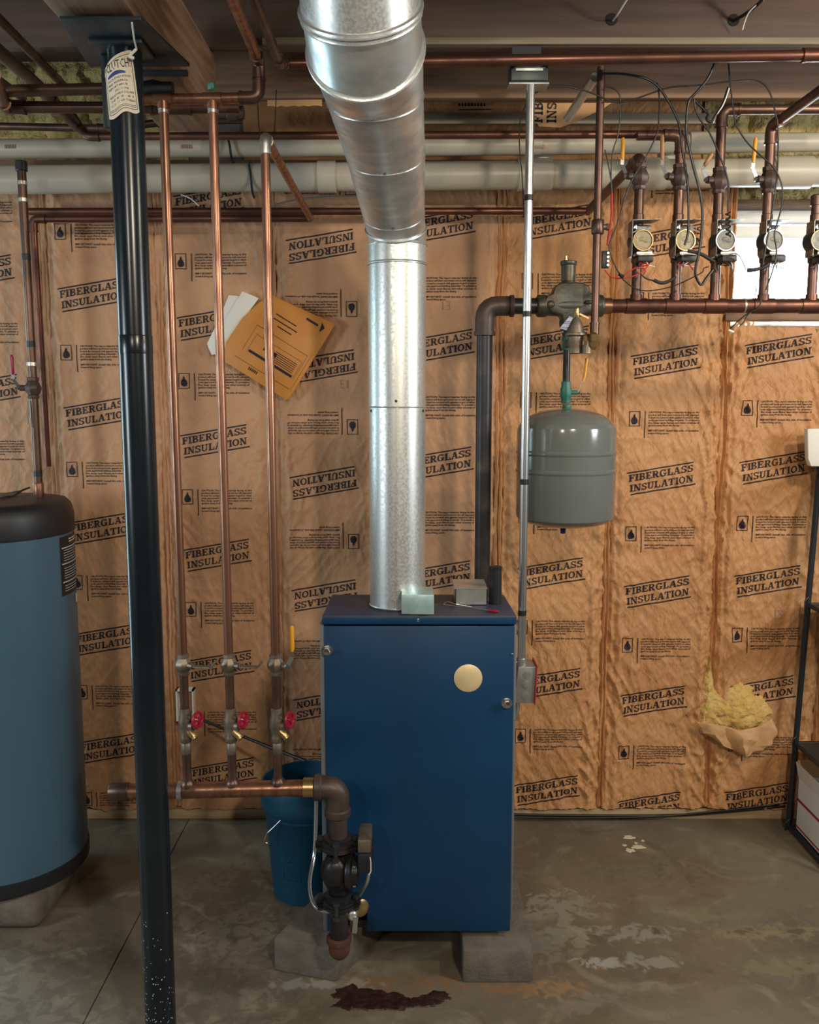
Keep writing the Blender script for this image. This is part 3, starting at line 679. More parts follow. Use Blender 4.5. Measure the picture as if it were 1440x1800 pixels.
ld = MB(); a = [(bx0 + .008, FY - .004), (bx1 + .001, FY - .004), (bx1 - .006, FY + .262), (bx0 + .012, FY + .262)]
ld.prism([Vector((x, y, ptop + .002)) for x, y in a], (0, 0, lidz - ptop - .002))
lid = ld.build('top_panel', M['blue_top'], bo, bevel=.003)
MB().box(bx0 + .009, bx1, FY - .0068, FY - .0042, ptop + .003, lidz - .003).build('top_panel_lip', M['blue'], lid, bevel=.001)
MB().lathe(at(735, 1090, FY - .006), (0, -1, 0), [(.0042, 0), (.0042, .002), (.001, .003)], 10).build('screw', M['steel'], lid)
def knob(px, py):
    p = at(px, py, FY)
    MB().lathe(p, (0, -1, 0), [(.0135, 0), (.0135, .003), (.010, .004), (.010, .016), (.0085, .018), (.002, .019)], 6).lathe(p, (0, -1, 0), [(.015, 0), (.015, .002)], 14).build('panel_screw', M['steel'], bo, smooth=25)
knob(575, 1143); knob(891, 1236)
MB().lathe(at(823, 1192, FY), (0, -1, 0), [(.0385, 0), (.0385, .0015), (.037, .0025), (.001, .0027)], 40).build('round_cover_disc', M['inspect'], bo)
MB().lathe(at(899, 1146, FY + .02), (0, -1, 0), [(.003, 0), (.003, .022), (.001, .024)], 8).build('screw', M['steel'], bo)
# concrete blocks under it
def cblock(name, label, px0, px1, z1, y0, y1, grp):
    x0, x1 = at_z(px0, 1728).x, at_z(px1, 1728).x
    return tag(MB().box(x0, x1, y0, y1, 0, z1).build(name, M['blockc'], bevel=.006), label, 'block', grp)
cblock('concrete_block', 'grey concrete block under the right end of the blue boiler', 814, 937, .098, 2.305, 2.72, 'concrete blocks under the boiler')
p0, p1, p2 = at_z(482, 1706), at_z(592, 1727), at_z(640, 1640)
q = MB().prism([Vector((p0.x, p0.y, 0)), Vector((p1.x, p1.y, 0)), Vector((p1.x + .11, p1.y + .19, 0)), Vector((-.05, 2.63, 0)), Vector((at_z(556, 1592, .09).x, 2.60, 0))], (0, 0, .098)).build('concrete_block', M['blockc'], bevel=.006)
tag(q, 'skewed concrete block under the left end of the boiler, below the pump', 'block', 'concrete blocks under the boiler')
# loose bits on the lid
pa = at_z(706, 1079, lidz)
c_ = MB().prism([at(706, 1045, FY - .009), at(763, 1046, FY - .009), at(763, 1080, FY - .009), at(706, 1079, FY - .009)], (0, .0012, 0))
c_.prism([at(706, 1045, FY - .0085), at(763, 1046, FY - .0085), at(763, 1046, FY - .0085) + Vector((0, .11, -.002)), at(706, 1045, FY - .0085) + Vector((0, .11, -.002))], (0, 0, -.0012))
tag(c_.build('metal_plate', M['film'], bevel=.0005), 'pale blue bent metal plate hanging over front edge of boiler lid', 'plate')
cb = thing('control_box', 'small open grey steel box lying on the boiler lid beside black nipple', 'box')
k0, k1 = at_z(792, 1057, lidz), at_z(856, 1064, lidz)
x0, x1, y0, y1, z0, z1 = k0.x + .012, k1.x, 2.478, 2.60, lidz + .001, lidz + .048
MB().box(x0, x1, y0, y0 + .0015, z0, z1).box(x1 - .0015, x1, y0, y1, z0, z1).box(x0, x1, y1 - .0015, y1, z0, z1).box(x0, x0 + .0015, y0, y1, z0, z1).box(x0, x1, y0, y1, z0, z0 + .0015).build('shell', M['jbox'], cb)
MB().prism([Vector((x0 - .004, y0 - .002, z1)), Vector((x1 + .001, y0 - .002, z1)), Vector((x1 + .001, y1, z1 + .001)), Vector((x0 - .004, y1, z1 + .001))], (0, 0, .0015)).build('cover', M['galv'], cb)
nb = thing('pipe_nipple', 'short black capped pipe standing on the back right of the boiler lid', 'pipe')
n0 = at(871, 1058, 2.50); n1 = at(871, 996, 2.50); rr = ln(11, 1030, 2.5)
MB().cyl((n0.x, 2.5, lidz + .0008), n1, rr, 20).build('pipe', M['black'], nb)
MB().lathe(n1 - Vector((0, 0, .008)), (0, 0, 1), [(rr * 1.06, 0), (rr * 1.06, .008), (rr * .85, .009), (rr * .8, .004)], 20).build('rim', M['iron'], nb)
sd_ = thing('screwdriver', 'thin screwdriver with red handle lying across the boiler lid', 'screwdriver')
s0, s1, s2 = at_z(780, 1063, lidz + .005), at_z(858, 1073, lidz + .005), at_z(877, 1075, lidz + .005)
MB().cyl(s0, s1, .0022, 8).build('shaft', M['steel'], sd_)
MB().tube([s1, s1.lerp(s2, .15), s1.lerp(s2, .8), s2], [.003, .0046, .0046, .003], 8).build('handle', M['red'], sd_)
wr = thing('wire_clip', 'bent steel wire clip left on the boiler lid beside the small box', 'wire')
MB().tube([at_z(778, 1064, lidz + .003), at_z(786, 1057, lidz + .003), at_z(800, 1062, lidz + .003), at_z(830, 1067, lidz + .003)], .0016, 6, .01).build('wire', M['steel'], wr)

# ------------------------------------------------------------------ flue
fx, fy = at(699, 1060, 2.48).x, 2.48
FR = .0785
fd = thing('flue_pipe', 'galvanized steel flue rising from the boiler and bending up towards the ceiling', 'flue pipe')
def zf(py): return at(699, py, fy - .0).z
def fsec(name, za, zb_, r, m, lip=True):
    mb = MB().lathe((fx, fy, za), (0, 0, 1), [(r, 0), (r, zb_ - za)], 48)
    if lip: mb.torus((fx, fy, za + .004), (0, 0, 1), r, .0022, 48, 6)
    o = mb.build(name, m, fd); return o
s_lo = fsec('flue_section', lidz + .001, zf(716), FR - .001, M['galv'])
s_up = fsec('flue_section', zf(718), zf(468), FR, M['galv'])
s_co = fsec('flue_collar', zf(467), zf(432), FR + .0008, M['galv'])
for s_ in (s_lo, s_up):
    pass
MB().box(fx - .001, fx + .005, fy - FR - .0016, fy - FR + .002, lidz + .001, zf(716)).build('lock_seam', M['galv'], s_lo)
for px, py in ((697, 705), (655, 722), (741, 722)):
    d = Vector((math.sin((px - 698) / 50 * 1.3), -math.cos((px - 698) / 50 * 1.3), 0)); MB().lathe(Vector((fx, fy, zf(py))) + d * (FR - .001), d, [(.004, 0), (.004, .002), (.0015, .003)], 6).build('screw', M['darksteel'], s_up)
cr = MB().lathe((fx, fy, lidz), (0, 0, 1), [(FR + .004, 0), (FR + .004, .003), (FR, .004)], 40)
cr.build('base_ring', M['darksteel'], fd)
# sloping part: rings given as (pixel centre, half width px, camera distance, rise angle)
def fring(cx, cy, hw, t, e, n=48):
    r = ray(cx, cy); c = Vector((0, 0, EYE)) + r * t; R = hw / F * t
    e = math.radians(e); ax = Vector((-.06 * math.cos(e), -math.cos(e), math.sin(e))).normalized()
    u = Vector((1, 0, 0)); u = (u - ax * u.dot(ax)).normalized(); v = ax.cross(u)
    return c, ax, R, [c + (u * math.cos(a) + v * math.sin(a)) * R for a in [2 * math.pi * k / n for k in range(n)]]
c0v = Vector((fx, fy, zf(432))); tt = (fy / ray(698, 432).y)
hw0 = FR / tt * F
RG = [fring(698.5, 431, hw0, tt, 88), fring(696, 402, 52.2, 2.385, 56), fring(692, 376, 54.5, 2.34, 49), fring(678, 272, 69.5, 2.16, 47), fring(659, 170, 85.5, 1.99, 46),
      fring(642.5, 86, 101.5, 1.84, 18), fring(634, 13, 105.5, 1.78, 43), fring(629, -60, 108, 1.74, 72), fring(624, -260, 112, 1.72, 84)]
def loft(a, b, name, m, n=6, part=None, infl=1.0):
    rs = []
    for k in range(n + 1):
        t = k / n; rs.append([p.lerp(q, t) for p, q in zip(a[3], b[3])])
    mb = MB().rings(rs, cap=False)
    return mb.build(name, m, part or fd, smooth=60, fix=True)
def bead(g, name, m, r=.004, part=None): return MB().torus(g[0], g[1], g[2] + r * .2, r, 48, 8).build(name, m, part or fd)
loft(RG[0], RG[1], 'elbow_gore', M['galv_dull']); loft(RG[1], RG[2], 'elbow_gore', M['galv_dull'])
bead(RG[0], 'bead', M['galv'], .003); bead(RG[1], 'bead', M['galv'], .0038); bead(RG[2], 'bead', M['galv_dull'], .0014)
inc = MB()
def ribbed(a, b, name, n=40):                             # faintly rippled sheet
    rs = []
    for k in range(n + 1):
        t = k / n; ring = []
        for j, (p, q) in enumerate(zip(a[3], b[3])):
            c = a[0].lerp(b[0], t); w = p.lerp(q, t); an = j / len(a[3]) * 6.283
            f = 1 + .013 * float(perlin(np.array([t * 20 + .7 * math.sin(an * 2)]), np.array([3 + an * .55]), 71)[0])
            if k in (0, n): f = 1
            ring.append(c + (w - c) * f)
        rs.append(ring)
    return MB().rings(rs, cap=False).build(name, M['galv_dull'], fd, smooth=60)
i1 = ribbed(RG[2], RG[3], 'flue_section'); i2 = ribbed(RG[3], RG[4], 'flue_section')
bead(RG[3], 'bead', M['galv_dull'], .0014); bead(RG[4], 'bead', M['galv_dull'], .0022)
loft(RG[4], RG[5], 'elbow_gore', M['galv_dull'], 8); loft(RG[5], RG[6], 'elbow_gore', M['galv_dull'], 8)
bead(RG[5], 'bead', M['galv'], .0052); bead(RG[6], 'bead', M['galv'], .0058)
g2 = fring(635, 24, 104.6, 1.782, 42); bead(g2, 'bead', M['galv'], .004)
loft(RG[6], RG[7], 'flue_section', M['galv']); loft(RG[7], RG[8], 'flue_section', M['galv'])
for g, nm in ((RG[2], 1), (RG[3], 1), (RG[4], 1)):
    lowest = min(g[3], key=lambda p: p.z); d = (lowest - g[0]).normalized()
    MB().lathe(lowest + d * .0005 + g[1] * .008, d, [(.0052, 0), (.005, .003), (.002, .005)], 6).build('screw', M['steel'], fd)

# ------------------------------------------------------------------ steel column, plate, tag
CY = 2.0
cxx = at(242, 703, CY).x; CR = .0362
sc = thing('support_column', 'black painted steel support column standing in front of the copper risers', 'column')
MB().lathe((cxx, CY, 0.006), (0, 0, 1), [(CR, 0), (CR, at(240, 590, CY).z - .006)], 36).build('lower_tube', M['colblack'], sc)
zt1 = at(240, 590, CY).z
MB().lathe((cxx, CY, zt1), (0, 0, 1), [(CR * 1.012, -.04), (CR * 1.02, -.038), (CR * 1.02, -.002), (CR, 0)], 36).build('weld_sleeve', M['colblack'], sc)
MB().lathe((cxx, CY, zt1), (0, 0, 1), [(CR * .985, 0), (CR * .985, 2.335 - zt1)], 36).build('upper_tube', M['colblack'], sc)
MB().box(cxx - .075, cxx + .075, CY - .075, CY + .075, 0, .007).build('base_plate', M['plate'], sc, bevel=.002)
MB().prism([at(x, y, 1.87 if y < 50 else 2.1) * 1.0 for x, y in ()] or [Vector((x, y, 2.338)) for x, y in ((cxx - .085, 1.865), (cxx + .075, 1.865), (cxx + .110, 2.115), (cxx - .115, 2.115))], (0, 0, .008)).build('bearing_plate', M['plate'], sc, bevel=.0015)
MB().box(cxx - .06, cxx + .05, 1.95, 2.06, 2.327, 2.338).build('bearing_plate', M['plate'], sc, bevel=.002)
MB().cyl((cxx - .075, 2.09, 2.316), (cxx + .11, 2.09, 2.316), .0075, 8).build('steel_pin', M['plate'], sc)
MB().box(cxx - .055, cxx - .036, CY + .01, CY + .04, at(190, 222, CY).z, 2.327).build('side_angle', M['plate'], sc, bevel=.002)
sp_ = MB(); rs_ = random.Random(3)
for k in range(150):
    z = abs(rs_.gauss(0, .16)) + .02; a = rs_.uniform(-1.3, 1.3); w, h = rs_.uniform(.0006, .0018), rs_.uniform(.0008, .0024)
    P_ = [Vector((cxx + math.sin(a + x * w / CR) * (CR + .0006), CY - math.cos(a + x * w / CR) * (CR + .0006), z + y * h)) for x, y in ((-1, -.3), (.2, -1), (1, .1), (.1, 1))]
    sp_.add(P_, [(0, 1, 2, 3)])
o = sp_.build('paint_specks', M['print'], sc, smooth=0, fix=False); o['kind'] = 'stuff'
tg = thing('column_tag', 'cream paper tag with printed lettering tied high on the black column', 'tag')
TR = CR + .0022
tz0, tz1 = at(240, 212, CY - CR).z, at(240, 95, CY - CR).z
def on_col(s, z, off=0.0):                                # s: metres round the column from its front
    a = s / TR; return Vector((cxx + math.sin(a) * (TR + off), CY - math.cos(a) * (TR + off), z))
nx, nz = 18, 24; mb = MB(); vs = []
tl = .052
def tag_pt(u, v, off=0.0):                                # u 0..1 left to right, v 0..1 bottom to top, leaning
    s = -.040 + u * .066 - (v - .5) * .014 + .006
    z = tz0 + (tz1 - tz0) * (.10 + .90 * v) + (u - .5) * .020 - .004 * math.sin(u * 9) * (1 - v) - (.022 * (1 - u) ** 2 if v > .9 else 0)
    return on_col(s, z, off + .003 * math.sin(u * 3.1) * v + .004 * (1 - u) ** 2)
for j in range(nz + 1):
    for i in range(nx + 1): vs.append(tag_pt(i / nx, j / nz))
mb.add(vs, [(j * (nx + 1) + i, j * (nx + 1) + i + 1, (j + 1) * (nx + 1) + i + 1, (j + 1) * (nx + 1) + i) for j in range(nz) for i in range(nx)])
tp = mb.build('paper', M['tagpaper'], tg, smooth=60)
def tag_text(txt, u0, u1, v0, hgt, m, mb):
    P, fs = font_tris(txt, 1.0)
    mx = max(p[0] for p in P); my = max(p[1] for p in P)
    vs = [tag_pt(u0 + (u1 - u0) * p[0] / mx, v0 + hgt * p[1] / .73, .0007) for p in P]; mb.add(vs, fs)
tk = MB()
for i, (t, a, b_) in enumerate((('BOCA EVALUATION', .14, .84), ('AND RESEARCH', .14, .74), ('REPORT #89-78.', .14, .74), ('DEC. 11 1998', .34, .74), ('ADJUSTABLE COLUMN', .14, .88), ('OF 8\' X - 8\' 3', .16, .86), ('I.C.O. 11 GA. TUBING', .14, .90))):
    tag_text(t, a, b_, .58 - i * .066, .036, None, tk)
def tag_line(u0, v0, u1, v1, w, mb):
    n = 14
    for k in range(n):
        a, b_ = k / n, (k + 1) / n; U = lambda t: u0 + (u1 - u0) * t; Vv = lambda t: v0 + (v1 - v0) * t
        du, dv = (w * 1.6, 0) if abs(u1 - u0) < abs(v1 - v0) else (0, w)
        mb.add([tag_pt(U(a), Vv(a), .0007), tag_pt(U(b_), Vv(b_), .0007), tag_pt(U(b_) + du, Vv(b_) + dv, .0007), tag_pt(U(a) + du, Vv(a) + dv, .0007)], [(0, 1, 2, 3)])
tag_line(.06, .06, .94, .06, .008, tk); tag_line(.06, .94, .94, .94, .008, tk); tag_line(.06, .06, .06, .94, .008, tk); tag_line(.93, .06, .93, .94, .008, tk)
tag_line(.10, .10, .9, .10, .006, tk); tag_line(.10, .125, .9, .125, .006, tk)
tag_text('CLUTCH!', .12, .90, .74, .15, None, tk)
tk.build('printed_lettering', M['ink'], tp, smooth=0, fix=False)
tb = MB()
for k in range(8):
    u0, u1 = .16 + k * .07, .16 + (k + 1) * .07
    f = lambda u: .035 * (1 - ((u - .44) / .28) ** 2)
    tb.add([tag_pt(u0, .645, .0008), tag_pt(u1, .645, .0008), tag_pt(u1, .675 + f(u1), .0008), tag_pt(u0, .675 + f(u0), .0008)], [(0, 1, 2, 3)])
tb.build('blue_banner', M['navy'], tp, smooth=0, fix=False)
MB().tube([at(232, 40, 1.87), at(236, 70, 1.93), at(240, 86, 1.955)], .0018, 6).tube([at(240, 86, 1.955), at(230, 96, 1.952), at(227, 100, 1.954), at(236, 102, 1.956)], .003, 6, .004).build('tie_string', M['paper'], tg)

# ------------------------------------------------------------------ return side: three copper risers, manifold, pump
DL = 2.2
man_l, man_r = at(192, 1392, DL), at(560, 1384, DL); RM = .0205
rl = 'copper riser with ball valve and red drain wheel, '
wheel_m = None
def drain(root, c, r):
    """boiler drain body with a red hand wheel on its right"""
    c = Vector(c)
    o = MB().lathe(c - Vector((0, 0, .045)), (0, 0, 1), [(r * 1.1, 0), (r * 1.35, .004), (r * 1.35, .016), (r * 1.2, .02), (r * 1.65, .042), (r * 1.6, .062), (r * 1.3, .074), (r * 1.3, .088), (r * 1.1, .09)], 12).lathe(c + Vector((r, -.004, .0)), (1, -.35, .05), [(r * 1.1, 0), (r * 1.1, .012), (r * .7, .014), (r * .7, .022)], 10).build('drain_body', M['bronze'], root)
    d = Vector((1, -.45, .08)).normalized(); h = c + Vector((r, -.004, .018)) + d * .026
    w = MB().torus(h, d, .0185, .0042, 20, 6)
    x, y = frame_of(d)
    for k in range(6):
        a = math.pi * k / 3; w.bar(h, h + (x * math.cos(a) + y * math.sin(a)) * .0185, .005, .003)
    w.cyl(h - d * .012, h + d * .006, .0055, 8)
    w.build('hand_wheel', M['red'], o)
    MB().lathe(c + Vector((r * .8, -.006, -.012)), (.8, -.3, -.75), [(.009, 0), (.010, .010), (.0085, .022), (.010, .023), (.010, .027)], 10).build('spout', M['brass'], o)
    return o
RIS = []
for i, (tx, ty, bxp, wh, where) in enumerate(((287, 176, 330, 0, 'left of three, nearest the black column'), (374, 176, 409, 0, 'middle of three'), (466, 240, 489, 1, 'right of three, bending back below the ceiling'))):
    top, bot = at(tx, ty, DL), at(bxp, 1384, DL)
    r = thing('copper_riser', 'bright copper riser, ' + where, 'pipe', 'return risers left of the boiler'); RR = .0111
    def along(py): 
        zz = at(bxp, py, DL).z; return top.lerp(bot, (top.z - zz) / (top.z - bot.z))
    vb = along(1168); db = along(1275)
    if i < 2:
        MB().cyl(vb, top, RR, 14).build('pipe', M['copper'], r)
        sleeve(r, top - Vector((0, 0, .024)), (0, 0, 1), RR * 1.10, .012, M['solder'])
    else:
        back = at(546, 384, 3.10)
        pipe(r, [vb, top, back], RR, M['copper'], fm=M['solder'])
    MB().cyl(bot, vb, RR, 14).build('pipe', M['copper_brown'], r)
    sleeve(r, along(1315), (0, 0, 1), RR * 1.12, .03, M['bronze'])
    ball_valve(r, vb, RR, M['bronze'], 1, M['yellow'] if wh else None, 1, 1.0, front=.5, lever_len=.08)
    if not wh:
        d = Vector((math.cos(.5), -math.sin(.5), 0)); s0 = vb + d * RR * 3.2
        MB().bar(s0, s0 + d * .04 + Vector((.012, 0, .004)), .016, .004).bar(s0 + d * .040 + Vector((.012, 0, .004)), s0 + d * .045 + Vector((.02, 0, .02)), .012, .004).build('lever', M['bronze'], r)
    drain(r, db, RR)
    RIS.append((top, bot))
mf = thing('return_manifold', 'horizontal copper return manifold joining the three risers to the pump', 'pipe')
MB().cyl(man_l + Vector((.03, 0, 0)), man_r, RM, 20).build('pipe', M['copper'], mf)
MB().lathe(man_l, man_r - man_l, [(.012, 0), (RM * 1.02, .002), (RM * 1.12, .006), (RM * 1.12, .05), (RM, .052)], 20).build('end_cap', M['copper_brown'], mf)
for k, (top, bot) in enumerate(RIS):
    ax = (man_r - man_l).normalized(); c = man_l + ax * (bot.x - man_l.x)
    MB().lathe(c, (0, 0, 1), [(.019, .010), (.0185, .019), (.0155, .024), (.0135, .027), (.0115, .029)], 16).build('soldered_saddle', M['copper_brown'], mf)
sleeve(mf, at(317, 1390, DL), (1, 0, 0), RM * 1.2, .012, M['solder']); sleeve(mf, at(543, 1384, DL), (1, 0, 0), RM * 1.22, .03, M['brass'])
PX = at(594, 1440, DL).x
zman = man_r.z
pp = thing('circulator_pump', 'dark iron circulator pump with flanges hanging before boiler front panel', 'pump')
PR = .0241
z_ = lambda py: at(597, py, DL).z
zj = zman - .001
ze = z_(1672)
ell = MB().tube([Vector((man_r.x - .005, DL, zman)), Vector((PX, DL, zj)), Vector((PX, DL, z_(1430)))], .030, 18, .045, 9)
ell.lathe(Vector((man_r.x - .012, DL, zman)), (1, 0, 0), [(.028, 0), (.034, .003), (.034, .018), (.030, .022)], 18).lathe((PX, DL, z_(1434)), (0, 0, 1), [(.028, 0), (.034, .003), (.034, .018), (.030, .022)], 18)
ell.build('elbow', M['iron_brown'], pp)
MB().cyl((PX, DL, z_(1485)), (PX, DL, z_(1425)), PR, 18).build('pipe', M['iron_brown'], pp)
def flange(zc, up):
    mb = MB().lathe((PX, DL, zc), (0, 0, up), [(PR * 1.05, -.004), (.036, 0), (.036, .010), (.044, .012), (.046, .016), (.046, .026), (.030, .028)], 20)
    for sx in (-1, 1):
        mb.lathe((PX + sx * .046, DL - .006, zc), (0, 0, up), [(.012, .012), (.012, .024)], 10)
    return mb.build('flange', M['iron'], pp)
flange(z_(1472), -1); flange(z_(1492), 1); flange(z_(1572), -1); flange(z_(1594), 1)
def bolt(x, y, z0, z1):
    return MB().cyl((x, y, z0), (x, y, z1), .005, 8).lathe((x, y, z1 - .004), (0, 0, 1), [(.0095, 0), (.0095, .008)], 6).lathe((x, y, z0 - .004), (0, 0, 1), [(.0095, 0), (.0095, .008)], 6).build('bolt', M['darksteel'], pp)
for zz in (z_(1481), z_(1583)):
    bolt(PX - .002, DL - .047, zz - .022, zz + .018); bolt(PX + .046, DL - .006, zz - .016, zz + .016); bolt(PX - .046, DL - .006, zz - .016, zz + .016)
zc = z_(1530)
vol = MB().lathe((PX, DL, z_(1566)), (0, 0, 1), [(.026, 0), (.027, .012), (.036, .022), (.043, .040), (.046, .056), (.043, .075), (.036, .088), (.030, .096), (.030, .104)], 22)
vol.ball((PX - .006, DL - .030, zc + .010), .032, 14, (1, .7, 1.3))
vol.build('volute', M['iron'], pp, smooth=60)
MB().lathe((PX + .025, DL - .01, zc + .004), (1, -.12, 0), [(.045, 0), (.047, .005), (.047, .012), (.038, .016), (.036, .030)], 20).build('motor_flange', M['iron'], pp)
for k in range(4):
    a = math.pi / 4 + k * math.pi / 2
    MB().lathe((PX + .040, DL - .012 - .036 * math.cos(a), zc + .004 + .036 * math.sin(a)), (1, -.12, 0), [(.006, 0), (.006, .008)], 6).build('bolt', M['darksteel'], pp)
mx0, mx1 = at(629, 1500, DL - .05).x, at(655, 1500, DL - .05).x
MB().box(mx0, mx1, DL - .055, DL + .045, at(640, 1536, DL - .05).z, at(640, 1500, DL - .05).z).build('motor_housing', M['black'], pp, bevel=.006)
MB().box(mx0, mx1 - .004, DL - .052, DL + .043, at(640, 1500, DL - .05).z + .0005, at(640, 1476, DL - .05).z).build('terminal_box', M['bronze'], pp, bevel=.005)
MB().tube([Vector((mx1 - .006, DL - .058, at(640, 1504, DL - .05).z)), Vector((mx1 - .004, DL - .058, at(640, 1512, DL - .05).z)), Vector((mx1 - .004, DL - .058, at(640, 1530, DL - .05).z)), Vector((mx1 - .010, DL - .058, at(640, 1535, DL - .05).z))], .0014, 6, .004).build('trim_wire', M['card'], pp)
MB().cyl((PX, DL, z_(1660)), (PX, DL, z_(1592)), PR, 18).build('pipe', M['iron'], pp)
MB().tube([Vector((PX, DL, z_(1652))), Vector((PX, DL, ze)), Vector((PX, FY + .06, ze + .004))], .0275, 18, .03, 8).lathe((PX, DL, z_(1655)), (0, 0, 1), [(.0275, 0), (.033, .002), (.033, .014), (.0275, .016)], 18).build('elbow', M['rust'], pp)
sleeve(pp, (PX, DL, z_(1652)), (0, 0, 1), .030, .010, M['solder'])
# short purge fitting and tan round cap beside the lower flange
pv = thing('purge_valve', 'silver drain valve with tan round cap at the boiler foot beside pump pipe', 'valve')
MB().cyl(at(622, 1600, 2.24), at(622, 1636, 2.24), .010, 12).lathe(at(618, 1606, 2.215), (.3, -1, 0), [(.013, 0), (.013, .012), (.009, .016)], 14).build('body', M['galv_dull'], pv)
MB().bar(at(626, 1612, 2.20), at(623, 1640, 2.20), .012, .004, Vector((0, 1, 0))).build('lever', M['emt'], pv)
MB().lathe(at(632, 1594, 2.30), (.55, -1, .1), [(.020, 0), (.024, .004), (.024, .010), (.016, .014)], 18).build('cap', M['brass'], pv)
MB().cyl(at(622, 1618, 2.24), at(622, 1618, FY + .04), .008, 10).build('nipple', M['iron'], pv)
def armored(name, label, pts, r, m, step):
    t = thing(name, label, 'conduit')
    P = [Vector(p) for p in pts]
    # smooth the path, then alternate radii for the spiral ribs
    for _ in range(3):
        Q = [P[0]]
        for a, b_ in zip(P, P[1:]): Q += [a.lerp(b_, .25), a.lerp(b_, .75)]
        P = Q + [P[-1]]
    out = []; acc = 0; out.append(P[0])
    L = [0]
    for a, b_ in zip(P, P[1:]): L.append(L[-1] + (b_ - a).length)
    n = int(L[-1] / step); pts2 = []
    j = 0
    for k in range(n + 1):
        s = L[-1] * k / n
        while j < len(L) - 2 and L[j + 1] < s: j += 1
        pts2.append(P[j].lerp(P[j + 1], (s - L[j]) / max(1e-9, L[j + 1] - L[j])))
    MB().tube(pts2, [r * (1.0 if k % 2 else .82) for k in range(len(pts2))], 10).build('flexible_conduit', m, t, smooth=70)
    return t
armored('armored_cable', 'grey flexible metal conduit looping beside the blue bucket to the pump', [at(556, 1400, 2.345), at(555, 1470, 2.34), at(552, 1510, 2.33), at(543, 1552, 2.26), at(549, 1590, 2.21), at(566, 1602, 2.19), at(588, 1602, 2.185)], .0062, M['emt'], .0035)
armored('armored_cable', 'bright spiral conduit whip under the pump motor at the right', [at(648, 1536, DL - .02), at(646, 1550, DL - .02), at(637, 1566, DL), at(631, 1574, DL + .03)], .0056, M['solder'], .0045)

# ------------------------------------------------------------------ supply side: riser, air separator, tank, manifold
DR = 2.75
sp = thing('supply_riser', 'black iron supply pipe rising behind boiler and turning right to air separator', 'pipe')
zr = at(870, 538, DR).z
xr = at(851, 700, DR).x
pipe(sp, [Vector((xr, DR, .86)), Vector((xr, DR, zr)), Vector((at(950, 538, DR).x, DR, zr))], .0242, M['iron'], fm=M['iron_brown'], seg=20, fk=1.22, fillet=.058)
asx = at(1002, 530, DR).x
se = thing('air_separator', 'greenish cast-iron air separator with air vent on top above grey tank', 'air separator')
bodyp = [(.029, -.100), (.033, -.098), (.033, -.072), (.029, -.070), (.029, -.060), (.030, -.045), (.032, -.02), (.032, .02), (.030, .045), (.029, .060), (.029, .070), (.033, .072), (.033, .098), (.029, .100)]
sb = MB().lathe((asx, DR, zr), (1, 0, 0), bodyp, 22)
hump = [Vector((asx + x, DR - .030, zr + z)) for x, z in ((-.082, .010), (-.070, .030), (-.056, .034), (-.050, .054), (-.036, .064), (-.02, .066), (.02, .066), (.036, .064), (.050, .054), (.056, .034), (.070, .030), (.082, .010), (.06, -.020), (.026, -.030), (.020, -.058), (-.022, -.058), (-.028, -.030), (-.06, -.020))]
sb.prism(hump, (0, .06, 0)).lathe((asx - .006, DR, zr + .058), (0, 0, 1), [(.022, 0), (.020, .014), (.015, .02)], 14).lathe((asx - .006, DR, zr - .062), (0, 0, -1), [(.026, -.02), (.022, .006), (.017, .010)], 14)
sb.build('body', M['green_iron'], se, bevel=.004, smooth=50)
MB().ball((asx - .062, DR - .030, zr + .002), .012, 10, (1, .5, 1)).ball((asx + .05, DR - .032, zr + .008), .010, 10, (1.3, .5, .6)).build('cast_boss', M['green_iron'], se)
av0 = Vector((at(999, 498, DR).x, DR, at(999, 503, DR).z))
hv = at(999, 466, DR).z - av0.z
av = MB().cyl(av0, av0 + Vector((0, 0, .014)), .010, 10).lathe(av0 + Vector((0, 0, .012)), (0, 0, 1), [(.018, 0), (.021, .002), (.022, hv - .014), (.024, hv - .012), (.025, hv - .008), (.025, hv - .002), (.018, hv + .001), (.002, hv + .002)], 20).build('air_vent', M['green_iron'], se)
MB().lathe(av0 + Vector((-.008, 0, hv + .010)), (0, 0, 1), [(.006, 0), (.006, .008), (.0045, .009), (.0045, .016)], 10).build('vent_cap', M['brass'], av)
tx = at(995, 800, DR).x
et = thing('expansion_tank', 'grey enamelled expansion tank hanging under the air separator', 'tank')
zt = lambda py: at(995, py, DR).z
TRd = ln(87.2, 830, DR - .04)
zs, zb0 = zt(752), zt(905)
prof = [(.003, zt(926))] + [(TRd * math.sin(a), zb0 + (zt(926) - zb0) * math.cos(a)) for a in [math.pi / 2 * k / 9 for k in range(1, 9)]]
prof += [(TRd, zb0 + .004), (TRd, zt(831)), (TRd * 1.02, zt(828)), (TRd * 1.02, zt(825)), (TRd, zt(822)), (TRd, zt(799)), (TRd * 1.02, zt(796)), (TRd * 1.02, zt(793)), (TRd, zt(790)), (TRd, zs - .012)]
prof += [(TRd * math.cos(a) ** .9, zs - .012 + (zt(718) - zs + .012) * math.sin(a)) for a in [math.pi / 2 * k / 9 for k in range(1, 9)]] + [(.012, zt(717))]
MB().lathe((tx, DR, 0), (0, 0, 1), prof, 56).build('shell', M['tankgrey'], et, smooth=14)
MB().lathe((tx - .004, DR, zt(927)), (0, 0, -1), [(.011, -.004), (.009, .004), (.008, .018), (.003, .02)], 12).build('valve_cap', M['bluecap'], et)
MB().lathe((tx, DR, zt(720)), (0, 0, 1), [(.02, 0), (.014, .006), (.013, .014)], 14).build('neck', M['green'], et)
tnx = asx - .006
th = thing('tank_drop_pipe', 'black nipple and green patinated ball valve between separator and tank', 'pipe')
